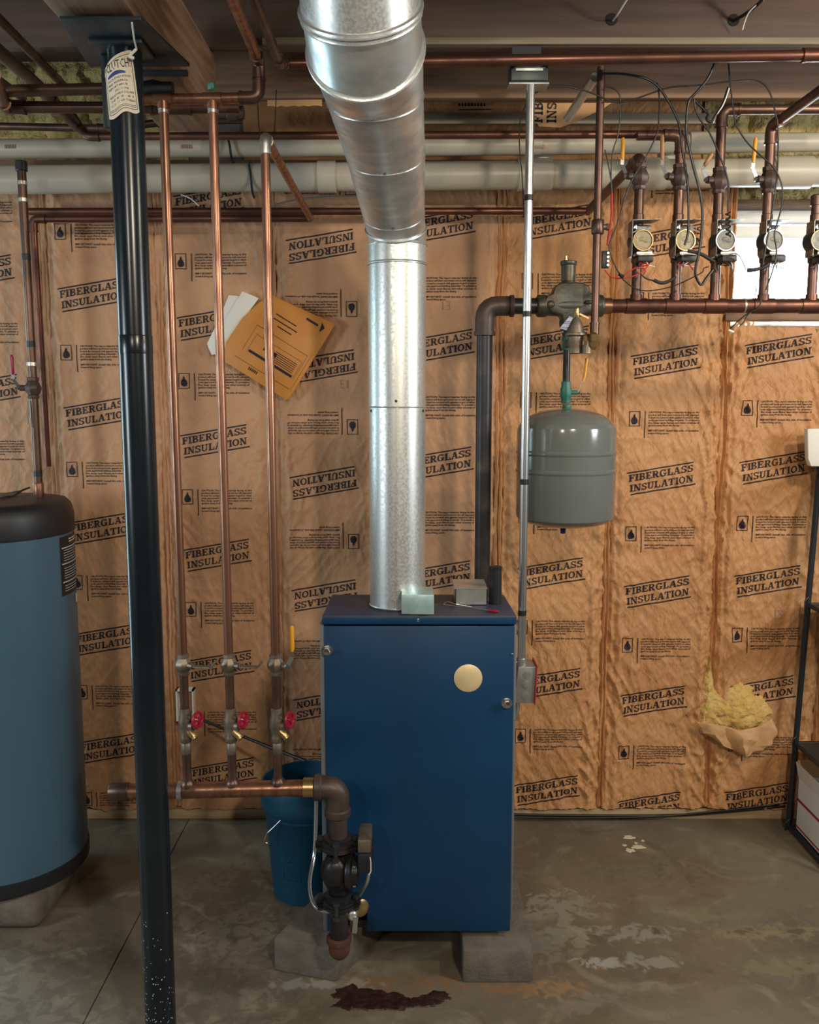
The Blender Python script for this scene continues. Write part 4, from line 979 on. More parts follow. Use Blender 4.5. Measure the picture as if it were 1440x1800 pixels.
MB().cyl((tnx, DR, zt(672)), (tnx, DR, zr - .066), .0108, 14).build('pipe', M['iron'], th)
gv = MB().lathe((tnx, DR, zt(709)), (0, 0, 1), [(.012, 0), (.0145, .002), (.0145, .014), (.0175, .02), (.0175, .044), (.0145, .05), (.0145, .064), (.012, .066)], 8).cyl((tnx + .014, DR, zt(690)), (tnx + .034, DR, zt(690)), .007, 10).build('ball_valve', M['green'], th)
MB().cyl((tnx + .032, DR, zt(690)), (tnx + .042, DR, zt(690)), .005, 6).bar((tnx + .036, DR - .002, zt(690)), (tnx + .052, DR - .006, zt(668)), .006, .003).build('lever', M['steel'], gv)
MB().tube([Vector((tnx + .050, DR - .006, zt(670))), Vector((tnx + .055, DR - .006, zt(660))), Vector((tnx + .060, DR - .006, zt(630)))], .0042, 8).build('lever_grip', M['yellow'], gv)
# water feed: copper drop, reducing valve
DF = 2.63
fp = thing('feed_pipe', 'copper water feed dropping from the joists to the brass reducing valve', 'pipe')
ft, fb = at(1053, 118, DF), at(1049, 592, DF)
ft.x = fb.x = (ft.x + fb.x) / 2
prx = at(1016, 598, DF).x
pipe(fp, [ft, Vector((fb.x, DF, fb.z)), Vector((prx + .02, DF - .02, fb.z - .012))], .0112, M['copper_brown'])
sleeve(fp, at(1051, 399, DF) * 1.0, (0, 0, 1), .0175, .04, M['copper_brown'], 'coupling')
MB().cyl(at(1056, 399, DF), at(1068, 399, DF), .008, 10).lathe(at(1066, 399, DF), (1, 0, 0), [(.010, 0), (.010, .006), (.005, .008)], 8).build('stop_stem', M['bronze'], fp)
rv = thing('reducing_valve', 'brass pressure reducing valve with bell cap in front of the drop pipe', 'valve')
zv = lambda py: at(1010, py, DF).z
vx = at(1012, 590, DF).x
MB().lathe((vx, DF, zv(622)), (0, 0, 1), [(.014, 0), (.018, .002), (.018, .020), (.022, .028), (.022, .048), (.030, .052), (.030, .058), (.024, .060), (.021, .078), (.014, .096), (.009, .102)], 18).build('bell', M['bronze'], rv)
MB().lathe((vx + .002, DF, zv(560)), (0, 0, 1), [(.006, 0), (.0075, .003), (.0075, .026), (.006, .03)], 10).build('adjusting_screw', M['brass'], rv)
MB().bar((vx + .010, DF, zv(552)), (vx + .036, DF - .004, zv(560)), .010, .005).build('tab', M['brass'], rv)
MB().lathe((vx + .016, DF - .012, zv(600)), (1, 0, 0), [(.015, 0), (.019, .003), (.019, .012), (.015, .014), (.015, .020), (.022, .022), (.025, .026), (.025, .040), (.020, .044), (.016, .05)], 8).build('union', M['brass'], rv, smooth=25)
MB().cyl((vx + .030, DF - .012, zv(622)), (vx + .030, DF - .012, zv(600)), .015, 12).build('strainer_cap', M['bronze'], rv)
MB().cyl((tnx, DR, zv(612)), (tnx, DR, zv(586)), .0155, 12).cyl((tnx, DR, zv(600)), (vx, DF, zv(600)), .0125, 12).build('tee', M['green'], rv)
MB().prism([at(984, 577, DF - .02), at(1001, 556, DF - .02), at(1008, 558, DF - .02), at(996, 581, DF - .02)], (0, .002, 0)).build('label_plate', M['bluetag'], rv)

sm_ = thing('supply_manifold', 'horizontal copper supply manifold running right past the window below zone valves', 'pipe')
MB().cyl((asx + .095, DR, zr), (at(1500, 539, DR).x, DR, zr), .0205, 20).build('pipe', M['copper_dark'], sm_)
MB().lathe((asx + .092, DR, zr), (1, 0, 0), [(.021, 0), (.0245, .002), (.0245, .032), (.021, .034)], 18).build('adapter', M['copper'], sm_)
sleeve(sm_, at(1308, 538, DR), (1, 0, 0), .0215, .006, M['solder'], 'joint')
ZR = [(1119, 0), (1188, 1), (1257, 2), (1343, 3), (1428, 4)]
zt2 = lambda py: at(1200, py, DR).z
where = ['leftmost, bending back to the wall', 'second from left, turning left along the joists', 'third from left, at the window edge', 'fourth from left, in front of the window', 'capped stub at the right edge']
xs = []
for px, i in ZR:
    x = at(px, 500, DR).x; xs.append(x)
    r_ = .0143
    z = thing('zone_riser', 'dark copper zone riser above the manifold, ' + where[i], 'pipe', 'zone risers by the window')
    b0 = Vector((x, DR, zr))
    MB().lathe((x - .032, DR, zr), (1, 0, 0), [(.0205, 0), (.0232, .001), (.0232, .063), (.0205, .064)], 18).cyl(b0, b0 + Vector((0, 0, .034)), .0175, 14).build('tee', M['copper_dark'], z)
    if i == 0:
        pts = [b0, Vector((x, DR, zt2(276))), at(1033, 372, 3.18)]
    elif i == 1:
        pts = [b0, Vector((x, DR, zt2(238))), Vector((at(1120, 238, DR).x, DR, zt2(238)))]
    elif i == 2:
        pts = [b0, Vector((x, DR, zt2(193))), Vector((at(1470, 190, DR).x, DR, zt2(192)))]
    elif i == 3:
        pts = [b0, Vector((x, DR, zt2(222))), Vector((at(1500, 118, 2.38).x, 2.38, at(1500, 118, 2.38).z + .0))]
    else:
        pts = [b0, Vector((x, DR, zt2(345)))]
    pipe(z, pts, r_, M['copper_brown'], seg=14, fk=1.2)
    if i == 4:
        MB().lathe((x, DR, zt2(362)), (0, 0, 1), [(.0143, 0), (.0175, .001), (.0175, .028), (.015, .031), (.003, .032)], 16).build('cap', M['copper_brown'], z)
    else:
        ly = (311, 312, 318, 317)[i]
        ball_valve(z, (x, DR, zt2(ly)), r_, M['iron_brown'], -1, (M['yellow'], M['ochre'], M['ochre'], M['yellow'])[i], 1, 1.05, ang=(0, .05, -.55, -.05)[i], front=.35, lever_len=(.075, .085, .05, .085)[i])
    sleeve(z, (x, DR, zt2(386)), (0, 0, 1), r_ * 1.15, .03, M['copper_brown'])
# zone valves
def zone_valve(x, px, label, face, i):
    t = thing('zone_valve', label, 'zone valve', 'zone valves on the manifold risers')
    c = Vector((x, DR, zt2(428)))
    MB().lathe((x, DR, zt2(462)), (0, 0, 1), [(.0175, 0), (.0175, .015), (.023, .022), (.023, .06), (.0175, .068), (.0175, .085)], 10).build('valve_body', M['iron_brown'], t)
    zu, zl = zt2(396), zt2(456); xo = at(px - 21, 420, DR - .03).x; xe = at(px + 22, 420, DR - .05).x
    MB().box(xo, xo + .0015, DR - .075, DR - .022, zl, zu).box(xo, xe, DR - .024, DR - .022, zl, zu - .004).build('bracket', M['zinc'], t)
    MB().prism([Vector((xo, DR - .022, zu)), Vector((xe, DR - .022, zu)), Vector((xe + .012, DR - .09, zu)), Vector((xo, DR - .075, zu))], (0, 0, .0015)).build('top_flange', M['zinc'], t)
    MB().prism([Vector((xo + .016, DR - .022, zl)), Vector((xe - .006, DR - .022, zl)), Vector((xe - .004, DR - .085, zl)), Vector((xo + .016, DR - .080, zl))], (0, 0, .0015)).build('bottom_flange', M['zinc'], t)
    fc = at(px + 3, 421, DR - .085)
    fc = Vector((fc.x, DR - .028, fc.z)); ax = Vector((.12, -1, 0)).normalized()
    can = MB().lathe(fc, ax, [(.031, 0), (.031, .042), (.029, .046), (.0265, .0465), (.0265, .044)], 26).build('motor_can', M['darksteel'], t)
    MB().torus(fc + ax * .046, ax, .0288, .0022, 30, 6).build('bezel', M['galv'] if i in (2, 3) else M['brass'], t)
    MB().lathe(fc + ax * .0445, ax, [(.0268, 0), (.001, .0012)], 26).ball(fc + ax * .045 + Vector((-.004, 0, .003)), .009, 8, (1.3, .3, .8)).ball(fc + ax * .045 + Vector((.008, 0, -.002)), .007, 8, (1.4, .3, .6)).build('motor_face', face, t)
    MB().box(xo + .004, xo + .014, DR - .072, DR - .03, zu - .026, zu - .010).build('screw_boss', M['steel'], t, bevel=.003)
    MB().box(xo + .018, xe - .004, DR - .080, DR - .03, zl - .018, zl - .001).build('terminal_block', M['black'], t, bevel=.002)
    MB().box(xo + .014, xe - .006, DR - .074, DR - .034, zl + .002, zl + .012).build('gear_plate', M['solder'], t, bevel=.002)
    rdm = random.Random(i)
    for k in range(4):                                     # short wire tails
        a = Vector((xo + .02 + .008 * k, DR - .07, zl - .016)); P = [a, a + Vector((rdm.uniform(-.02, .02), -.01, -.012)), a + Vector((rdm.uniform(-.03, .03), -.006, -.026 + rdm.uniform(0, .02)))]
        MB().tube(P, .0016, 6, .006).build('wire_tail', M['redw'] if (i < 2 and k % 2 == 0) else (M['whitew'] if k == 3 else M['wire']), t)
wl = ['zone valve with tan round face, leftmost on the manifold', 'zone valve with tan round face and tangled black wires, second from left', 'zone valve with silver round face at the left window edge', 'zone valve with pale round face in front of the bright window']
for i, (px, f) in enumerate(((1126, 'faceg'), (1201, 'faceg'), (1272, 'face'), (1357, 'face'))): zone_valve(xs[i], px, wl[i], M[f], i)
t = zone_valve(xs[4], 1440, 'zone valve cut by the right edge of the picture', M['face'], 4)

# ------------------------------------------------------------------ ceiling and wall pipes
def run(name, label, pts, r, m, cat='pipe', group=None, fm=None, seg=12):
    t = thing(name, label, cat, group); pipe(t, [at(*p) for p in pts], r, m, fm=fm, seg=seg); return t
run('copper_pipe', 'long copper pipe slung under the joists across the picture top, right of flue', [(510, 112, 2.50), (1445, 97, 2.50), (1520, 97, 2.50)][:2] + [(1530, 96, 2.50)], .0143, M['copper_dark'])
run('copper_pipe', 'copper pipe coming over the viewer and turning right before the flue', [(425, -60, 1.85), (492, 112, 2.47), (506, 112, 2.50)], .0122, M['copper_brown'])
t = thing('copper_header', 'bright copper pipe above the first two risers turning up and towards the viewer', 'pipe')
pipe(t, [at(205, 176, DL), at(455, 172, DL), at(455, 108, DL), at(398, -30, 1.78)], .0125, M['copper'], fm=M['copper_brown'])
for px in (287, 374):
    c = at(px, 174, DL); MB().lathe(c - Vector((.022, 0, 0)), (1, 0, 0), [(.0125, 0), (.0145, .001), (.0145, .043), (.0125, .044)], 14).cyl(c, c - Vector((0, 0, .024)), .0140, 12).build('tee', M['copper'], t)
MB().lathe(at(372, 158, DL + .03), (0, 0, 1), [(.008, 0), (.010, .004), (.010, .014), (.006, .016)], 8).build('vent_screw', M['green'], t)
run('copper_pipe', 'copper pipe along the white drains from column to second zone riser', [(130, 205, 2.95), (152, 240, 2.88), (1200, 236, 2.78)], .0115, M['copper_dark'])
run('copper_pipe', 'upper dark copper pipe passing behind the top of the black column', [(-40, 161, 2.22), (300, 154, 2.22)], .0138, M['copper_brown'])
t = thing('pipe_insulation', 'short black foam sleeve on pipe just right of the column tag', 'sleeve')
MB().tube([at(252, 156, 2.22), at(270, 155, 2.22), at(285, 156, 2.22), at(304, 156, 2.22)], [.016, .0195, .0155, .015], 14).build('sleeve', M['black'], t)
run('copper_pipe', 'lower dark copper pipe crossing behind the black column', [(-10, 130, 2.0), (8, 188, 2.29), (300, 190, 2.31), (420, 190, 2.32)], .0138, M['copper_brown'])
run('copper_pipe', 'dark copper pipe under the rim insulation at the upper left', [(-40, 221, 3.05), (195, 226, 3.05), (300, 213, 3.05), (425, 211, 3.05)], .012, M['copper_brown'])
t = run('copper_pipe', 'thick dark copper pipe slanting back to an elbow left of column', [(-60, 40, 1.9), (75, 158, 2.6), (135, 222, 2.93)], .0165, M['copper_brown'])
run('copper_pipe', 'reddish copper pipe slanting back under the joists at the upper left', [(-60, -25, 1.9), (110, 148, 2.95)], .0125, M['copper_dark'])
run('copper_pipe', 'dark copper pipe slanting back at the far upper left corner', [(-60, 100, 2.3), (40, 172, 2.9)], .0125, M['copper_brown'])
vv = thing('shutoff_valve', 'small dark shutoff valve on the pipe behind the second copper riser', 'valve')
MB().lathe(at(382, 198, 3.02), (1, 0, 0), [(.014, 0), (.02, .002), (.02, .03), (.026, .036), (.026, .06), (.02, .066), (.02, .085), (.014, .087)], 10).build('body', M['iron_brown'], vv)
MB().lathe(at(398, 196, 3.0), (-.1, -1, .2), [(.008, 0), (.008, .03), (.016, .032), (.016, .04)], 10).build('stem', M['solder'], vv)
run('copper_pipe', 'copper pipe along the paper wall below the large white drain', [(52, 372, 3.17), (1036, 371, 3.17)], .0125, M['copper_dark'])
run('copper_pipe', 'second copper pipe on the paper wall turning down beside water heater riser', [(548, 384, 3.12), (58, 385, 3.12), (84, 820, 3.12)], .0118, M['copper_dark'])
run('pipe_stub', 'short slanting pipe stub under the joist beside the water feed', [(1046, 136, 2.66), (998, 208, 2.93)], .0135, M['emt'])
# kraft flap hanging at the rim behind it
o = MB().prism([at(938, 181, 3.02), at(1075, 181, 3.02), at(1062, 190, 3.02), at(1012, 214, 3.02), at(985, 224, 3.02), at(948, 222, 3.02), at(940, 210, 3.02)], (0, .003, 0)).build('kraft_flap', M['kraft_back'])
tag(o, 'loose kraft paper flap hanging from the joist beside the conduit top', 'paper')
P1 = word('FIB', 0, .062, 0, .030) + word('INS', 0, .062, -.044, .030) + thin_rect(-.005, .08, .036, .040)
c0 = at(954, 216, 3.018)
mb = MB()
for q in P1: mb.add([(c0.x - z + .0, c0.y, c0.z + x) for x, z in q], [tuple(range(len(q)))])
mb.build('printed_lettering', M['ink'], o, smooth=0, fix=False)

# white drains
def drain_pipe(label, pts, r, fits, group='white drain pipes along the wall'):
    t = thing('drain_pipe', label, 'pipe', group)
    P = [at(*p) for p in pts]; MB().tube(P, r, 28).build('pipe', M['pvc'], t, smooth=50)
    d = (P[-1] - P[0]).normalized()
    for px, py, w, Y, k in fits:
        c = at(px, py, Y); l = ln(w, py, Y); f = (c.x - P[0].x) / (P[-1].x - P[0].x); c = P[0].lerp(P[-1], f)
        MB().lathe(c - d * l / 2, d, [(r, 0), (r * k, .001), (r * k, l - .001), (r, l)], 28).build('coupling', M['pvc'], t)
    return t
t = drain_pipe('thick white plastic drain pipe along wall top, lower of the two', [(-60, 317, 3.09), (1520, 302, 3.09)], .0455, [(575, 311, 32, 3.09, 1.12), (940, 308, 60, 3.09, 1.13), (1140, 306, 60, 3.09, 1.12), (1390, 304, 70, 3.09, 1.14)])
for px in (955, 1180):
    c = at(px, 306, 3.09) + Vector((0, .048, .02)); MB().cyl(c, c + Vector((0, 0, .105)), .034, 20).build('branch', M['pvc'], t)
t = drain_pipe('thin white plastic drain pipe along wall top, upper of the two', [(-60, 262, 3.08), (760, 257, 3.08), (1520, 249, 3.08)], .0305, [(940, 254, 24, 3.08, 1.15), (1240, 251, 60, 3.08, 1.15)])
mk = MB()
for px in (8, 318, 938):
    for k in range(5): mk.bar(at(px + k * 4, 257.5, 3.048), at(px + k * 4 + 3, 257.5, 3.048), .001, .012)
mk.build('printed_marks', M['ink_grey'], t)
def strap(label, px, py0, py1, Y):
    c = at(px, (py0 + py1) / 2, Y); a, b_ = at(px, py0, Y - .036), at(px + 6, py1, Y - .040)
    o = MB().tube([a + Vector((0, .05, .01)), a, a.lerp(b_, .5) - Vector((-.004, .012, 0)), b_, b_ + Vector((0, .04, -.012))], .004, 6, .02).build('pipe_strap', M['darksteel']); o.scale = (1, 1, 1)
    return tag(o, label, 'strap', 'pipe straps on the drains')
strap('dark hanger strap round the thin white drain behind second riser', 400, 240, 274, 3.08); strap('dark hanger strap round the thick white drain between second and third risers', 437, 284, 336, 3.09)

# ------------------------------------------------------------------ conduit, boxes
DC = 2.54
cd = thing('conduit', 'straight steel conduit dropping from ceiling box past the grey tank', 'conduit')
ct, cbm = at(925, 148, DC), at(924, 1172, DC); cxc = (ct.x + cbm.x) / 2
MB().cyl((cxc, DC, cbm.z), (cxc, DC, ct.z), .0116, 18).build('tube', M['emt'], cd)
for py in (348, 552, 847, 1077): sleeve(cd, (cxc, DC, at(925, py, DC).z), (0, 0, 1), .0122, .017, M['black'], 'tape_band')
sleeve(cd, (cxc, DC, cbm.z + .012), (0, 0, 1), .0145, .03, M['jbox'], 'connector')
MB().lathe((cxc - .014, DC, cbm.z + .014), (-1, -.4, 0), [(.004, 0), (.004, .006)], 8).build('set_screw', M['brass'], cd)
jb = thing('junction_box', 'grey steel junction box under the joist at the conduit top', 'box')
jx0, jx1 = at(897, 130, DC).x, at(962, 130, DC).x
MB().box(jx0, jx1, DC - .02, DC + .06, ct.z + .002, ct.z + .052).build('box', M['darksteel'], jb, bevel=.004)
MB().box(jx0 + .012, jx1 - .014, DC - .0235, DC - .0205, ct.z + .026, ct.z + .046).build('cover', M['jbox'], jb, bevel=.002)
MB().box(jx0 - .004, jx1 + .004, DC - .012, DC + .05, ct.z - .003, ct.z + .002).build('bottom_cover', M['jbox'], jb, bevel=.001)
for dx in (.010, -.012):
    MB().cyl(((jx0 if dx > 0 else jx1) + dx, DC - .021, ct.z + .036), ((jx0 if dx > 0 else jx1) + dx, DC - .026, ct.z + .036), .004, 8).build('screw', M['steel'], jb)
MB().box(jx0 + .01, jx1 - .01, DC + .052, DC + .058, ct.z + .03, 2.556).build('hanger', M['plate'], jb)
eb = thing('switch_box', 'grey switch box with red cover plate on boiler right side below conduit', 'switch box')
ez0, ez1 = at(928, 1236, DC - .02).z, at(928, 1172, DC - .02).z; ex0, ex1 = .300, at(942, 1200, DC - .02).x
MB().prism([Vector((ex0 + .014, DC - .022, ez1)), Vector((ex1, DC - .022, ez1)), Vector((ex1 - .004, DC - .022, ez0)), Vector((ex0 + .004, DC - .022, ez0))], (0, .075, 0)).build('box', M['jbox'], eb, bevel=.002)
MB().prism([Vector((ex1 + .0005, DC - .028, ez1 + .004)), Vector((ex1 + .004, DC - .028, ez1 + .004)), Vector((ex1 + .0, DC - .028, ez0 - .004)), Vector((ex1 - .0035, DC - .028, ez0 - .004))], (0, .088, 0)).build('cover_plate', M['redp'], eb)
for k, px in enumerate((927, 925.5, 924)):
    c = at(px, 1186 + k * 18, DC - .0225); MB().lathe(c, (0, -1, 0), [(.0115, 0), (.0115, .0008), (.009, .0012), (.001, .0012)], 20).build('knockout', M['jbox'], eb)
MB().box(bx1 + .0045, ex0 + .012, DC - .005, DC + .03, (ez0 + ez1) / 2 - .015, (ez0 + ez1) / 2 + .015).build('mounting_bracket', M['jbox'], eb)
armored('armored_cable', 'short flexible conduit below the red covered switch box at boiler side', [Vector((.318, DC + .01, ez0)), Vector((.318, DC + .01, ez0 - .03)), Vector((.312, DC + .03, ez0 - .07)), Vector((.296, DC + .05, ez0 - .09))], .0075, M['emt'], .005)

# ------------------------------------------------------------------ wires
REG3 = lambda x, y: (860 + x / 2.483, y / 2.483)
Z4 = lambda x, y: (1020 + x / 3.4286, 180 + y / 3.4286)
def wire(name, label, pts, r, m, Y0, Y1, coil=None, group='control wires at the zone valves'):
    r *= 1.3; n = len(pts); P = [at(x, y, Y0 + (Y1 - Y0) * i / max(1, n - 1)) for i, (x, y) in enumerate(pts)]
    for _ in range(2):
        Q = [P[0]]
        for a, b_ in zip(P, P[1:]): Q += [a.lerp(b_, .25), a.lerp(b_, .75)]
        P = Q + [P[-1]]
    mb = MB().tube(P, r, 6)
    if coil:
        a, b_, R, turns = coil; a, b_ = at(*a, Y1), at(*b_, Y1)
        C = [a.lerp(b_, k / (turns * 10)) + Vector((math.cos(k * .628) * R, math.sin(k * .628) * R, 0)) for k in range(turns * 10 + 1)]
        mb.tube(C, r, 6)
    return tag(mb.build(name, m, smooth=70), label, 'wire', group)
r3 = lambda L: [REG3(*p) for p in L]; z4 = lambda L: [Z4(*p) for p in L]
W1 = r3([(180, 425), (240, 378), (330, 375), (440, 400), (530, 445), (600, 445), (700, 410), (790, 378), (900, 375), (1050, 355), (1180, 345), (1230, 400), (1255, 520)]) + z4([(1190, 100), (1195, 250), (1190, 450), (1150, 700), (1120, 870), (1100, 980)])
wire('wire', 'longest black wire looping under the joist from conduit top to fourth zone valve', W1, .0017, M['wire'], 2.60, 2.62)
wire('cable', 'thick black cable curving from the joist down to the second zone valve', r3([(495, 322), (600, 322), (720, 350), (790, 450), (830, 540)]) + z4([(600, 150), (620, 330), (650, 480), (655, 700), (650, 800), (630, 860)]), .0026, M['wire'], 2.60, 2.60)
wire('wire', 'black wire slanting down past first riser to the terminal strip', r3([(735, 360), (745, 430), (740, 540)]) + z4([(470, 180), (400, 330), (330, 430), (270, 560), (240, 690), (190, 820), (165, 870), (220, 1010), (250, 1045)]), .0017, M['wire'], 2.62, 2.62)
wire('cable', 'thickest black cable hanging between second and third zone valves', r3([(985, 275), (960, 340), (900, 410), (866, 440), (860, 560)]) + z4([(640, 200), (680, 380), (730, 560), (740, 700), (720, 900), (690, 1010), (700, 1060), (730, 1110), (760, 1060), (800, 1010)]), .0030, M['wire'], 2.55, 2.62)
wire('coiled_wire', 'black wire ending in a curled pigtail over the third zone valve', r3([(895, 430), (900, 490), (960, 580)]) + z4([(740, 110), (800, 220), (850, 340), (895, 470), (895, 560), (890, 660)]), .0018, M['wire'], 2.58, 2.62, coil=(Z4(892, 660), Z4(893, 810), .006, 5))
wire('wire', 'black wire crossing the upper yellow lever toward the fourth zone valve', r3([(1045, 275), (1055, 400), (1075, 530)]) + z4([(930, 120), (1000, 240), (1100, 330), (1180, 400), (1225, 520), (1220, 620), (1190, 720), (1165, 800), (1190, 900), (1160, 1020), (1120, 1130)]), .0017, M['wire'], 2.60, 2.62)
wire('wire', 'thin black wire dropping beside the water feed pipe', r3([(500, 375), (560, 390), (578, 440), (565, 590)]) + z4([(195, 290), (185, 420), (190, 560)]), .0015, M['wire'], 2.60, 2.64)
wire('wire', 'second thin black wire close beside the water feed pipe', z4([(150, 285), (170, 380), (190, 480), (195, 560)]), .0013, M['wire'], 2.64, 2.64)
o = wire('wire_splice', 'red sleeved wire splice hanging left of the first zone valve', z4([(192, 550), (190, 600), (192, 690), (175, 780), (165, 860)]), .0028, M['redw'], 2.64, 2.63)
wire('wire', 'white and black wire loop below the joist near third riser', r3([(1045, 380), (1020, 460), (990, 500), (970, 540), (945, 520), (960, 500), (930, 470), (895, 435)]), .0030, M['wire'], 2.58, 2.60)
wire('wire', 'white stripped wire end beside the third riser top', r3([(1048, 385), (1024, 458), (996, 495), (978, 535)]), .0014, M['whitew'], 2.572, 2.59)
wire('red_wire', 'red wire pair running from the terminal strip to first zone valve', z4([(150, 1010), (190, 1062), (300, 1058), (380, 1020), (420, 970)]), .0016, M['redw'], 2.63, 2.64)
wire('red_wire', 'short red wire tail over the first zone riser', z4([(240, 1055), (300, 1020), (340, 990), (400, 1005), (380, 1040)]), .0015, M['redw'], 2.64, 2.65)
wire('wire_bundle', 'taped black wire bundle between first and second zone risers', z4([(370, 1040), (400, 1065), (445, 1075), (490, 1092), (540, 1075), (570, 1050)]), .0016, M['wire'], 2.63, 2.63)
wire('wire_bundle', 'corrugated black loom between first and second zone risers', z4([(445, 1072), (490, 1092), (540, 1078), (575, 1050)]), .0040, M['rubber'], 2.625, 2.625)
wire('wire_bundle', 'black loom running from second to third zone valve', z4([(650, 895), (730, 912), (780, 945), (810, 960)]), .0040, M['rubber'], 2.63, 2.63)
wire('wire', 'long sagging wire joining first and third zone risers above the manifold', z4([(250, 1060), (320, 1120), (400, 1142), (560, 1112), (690, 1050), (745, 1020), (740, 1000), (775, 990)]), .0014, M['wire'], 2.64, 2.63)
wire('wire', 'black wire dangling below the manifold in front of the window sill', z4([(1090, 1180), (1085, 1235), (1010, 1270), (960, 1310), (900, 1370)]), .0016, M['wire'], 2.64, 2.64)
wire('wire', 'second wire tail dangling below the manifold at window sill', z4([(1075, 1240), (1010, 1272), (985, 1330), (955, 1350)]), .0014, M['wire'], 2.638, 2.638)
wn_ = thing('wire_nut', 'white wire connectors on the wire ends under the manifold', 'wire nut')
MB().tube([at(*Z4(895, 1372), 2.64), at(*Z4(925, 1385), 2.64)], .0035, 8).tube([at(*Z4(950, 1352), 2.638), at(*Z4(958, 1340), 2.638)], .003, 8).build('connector', M['whitew'], wn_)
wire('wire', 'thin wire drooping from third zone valve across the window', z4([(900, 915), (935, 908), (965, 925), (1000, 1010)]), .0012, M['wire'], 2.64, 2.66)
wire('wire_bundle', 'stubby black loom end before the window at fourth zone riser', z4([(1008, 1012), (1050, 1010), (1110, 995), (1140, 970)]), .0048, M['rubber'], 2.66, 2.66)
wire('wire', 'thin wire tail below the third zone valve', z4([(905, 950), (915, 1010), (910, 1050)]), .0010, M['wire'], 2.65, 2.65)
wire('wire', 'thin wire whisker at the fourth zone riser foot above manifold', z4([(1058, 1110), (1064, 1140), (1050, 1165), (1058, 1182)]), .0012, M['wire'], 2.66, 2.70)
wire('wire', 'thin black wire down the left side of the conduit', r3([(178, 425), (140, 500), (130, 560), (135, 700)]) + [(918, 300), (921, 380)], .0013, M['wire'], 2.56, 2.56)
wire('ceiling_wire', 'white wire entering a hole in the joist top centre right', r3([(640, -60), (600, 0), (560, 65), (540, 90)]), .0020, M['whitew'], 2.45, 2.585, group='wires at the joist')
wire('ceiling_wire', 'black cable entering the joist at the upper right', r3([(1230, -60), (1195, 0), (1130, 55), (1070, 90)]), .0034, M['wire'], 2.45, 2.585, group='wires at the joist')
wire('ceiling_wire', 'white stripped wire hanging from the joist at the upper right', r3([(1200, -2), (1140, 42), (1120, 80), (1106, 130)]), .0014, M['whitew'], 2.50, 2.56, group='wires at the joist')
for px, py in (REG3(535, 85), REG3(1068, 88)):
    c = at(px, py, 2.589); MB().lathe(c, (0, -1, 0), [(.016, 0), (.016, .0010), (.001, .0012)], 20).build('drilled_hole', M['gap'], ce)
tbk = thing('terminal_strip', 'small black terminal strip hanging beside the water feed pipe', 'connector')
a, b_ = at(*Z4(152, 895), 2.63), at(*Z4(150, 1000), 2.63)
MB().bar(a, b_, .020, .012, Vector((0, 1, 0))).build('block', M['black'], tbk, bevel=.002)
for k in range(4): MB().cyl(a.lerp(b_, .15 + k * .23) + Vector((.006, -.008, 0)), a.lerp(b_, .15 + k * .23) + Vector((.006, -.011, 0)), .0035, 8).build('screw', M['steel'], tbk)
nut = thing('wire_nut', 'black wire nut joining red and black wires by first zone valve', 'wire nut')
MB().tube([at(*Z4(232, 1035), 2.625), at(*Z4(262, 1052), 2.625)], [.004, .0055], 8).build('connector', M['black'], nut)
# thin hanger wires by the third riser
wire('hanger_wire', 'thin hanger wire above the third copper riser, left strand', [(453, 180), (455, 225), (458, 236)], .0009, M['darksteel'], 2.3, 2.2, group='hanger wires above the third riser')
wire('hanger_wire', 'thin hanger wire above the third copper riser, right strand', [(486, 158), (484, 210), (480, 250)], .0009, M['darksteel'], 2.5, 2.25, group='hanger wires above the third riser')
wire('wire', 'grey cable lying along the wall behind the third riser above the pipes', [(470, 365), (500, 355), (540, 348), (600, 345), (640, 344)], .002, M['jbox'], 3.2, 3.2, group='wires at the wall')
wire('wire', 'white cable loop behind the first riser below the thick drain', [(318, 342), (335, 348), (350, 362)], .002, M['paper'], 3.2, 3.2, group='wires at the wall')
wire('floor_cable', 'black cable lying along the foot of the wall right of the boiler', [(880, 1431), (960, 1433), (1100, 1434), (1200, 1433), (1260, 1428), (1380, 1417)], .004, M['wire'], 3.27, 3.27, group='wires at the wall')
wire('floor_cable', 'second thinner black cable along the foot of the wall', [(900, 1436), (1000, 1438), (1110, 1437), (1180, 1434), (1230, 1429), (1370, 1414)], .003, M['wire'], 3.255, 3.265, group='wires at the wall')
wire('rod', 'thin black rod slanting across the wall behind the drain wheels', [(352, 1264), (440, 1300), (548, 1342)], .0042, M['wire'], 3.2, 2.95, group='wires at the wall')

# ------------------------------------------------------------------ water heater at the left
TX, TY, TRR = -1.318, 2.78, .252
wh = thing('water_heater', 'blue-grey indirect water heater tank with black cap at the left edge', 'water heater')
zc0 = 1.195; ztop = 1.292
MB().lathe((TX, TY, 0), (0, 0, 1), [(TRR, .142), (TRR, zc0)], 64).build('jacket', M['tankblue'], wh)
MB().lathe((TX, TY, 0), (0, 0, 1), [(TRR * 1.012, zc0 - .006), (TRR * 1.016, zc0), (TRR * 1.012, ztop - .045), (TRR * .985, ztop - .018), (TRR * .93, ztop - .003), (TRR * .86, ztop), (.01, ztop + .004)], 64).build('top_cap', M['black'], wh, smooth=50)
MB().lathe((TX, TY, 0), (0, 0, 1), [(TRR * .97, .100), (TRR * 1.012, .104), (TRR * 1.016, .135), (TRR * 1.012, .146), (TRR, .148)], 64).build('base_ring', M['black'], wh)
def on_tank(px, py, off=.001):
    r = ray(px, py); o = Vector((0, 0, EYE)); R = TRR + off
    a = r.x ** 2 + r.y ** 2; b = 2 * (r.x * -TX + r.y * -TY); c = TX ** 2 + TY ** 2 - R * R
    D = b * b - 4 * a * c; t = (-b - math.sqrt(max(D, 0))) / (2 * a); return o + r * t
lb = MB(); n = 14
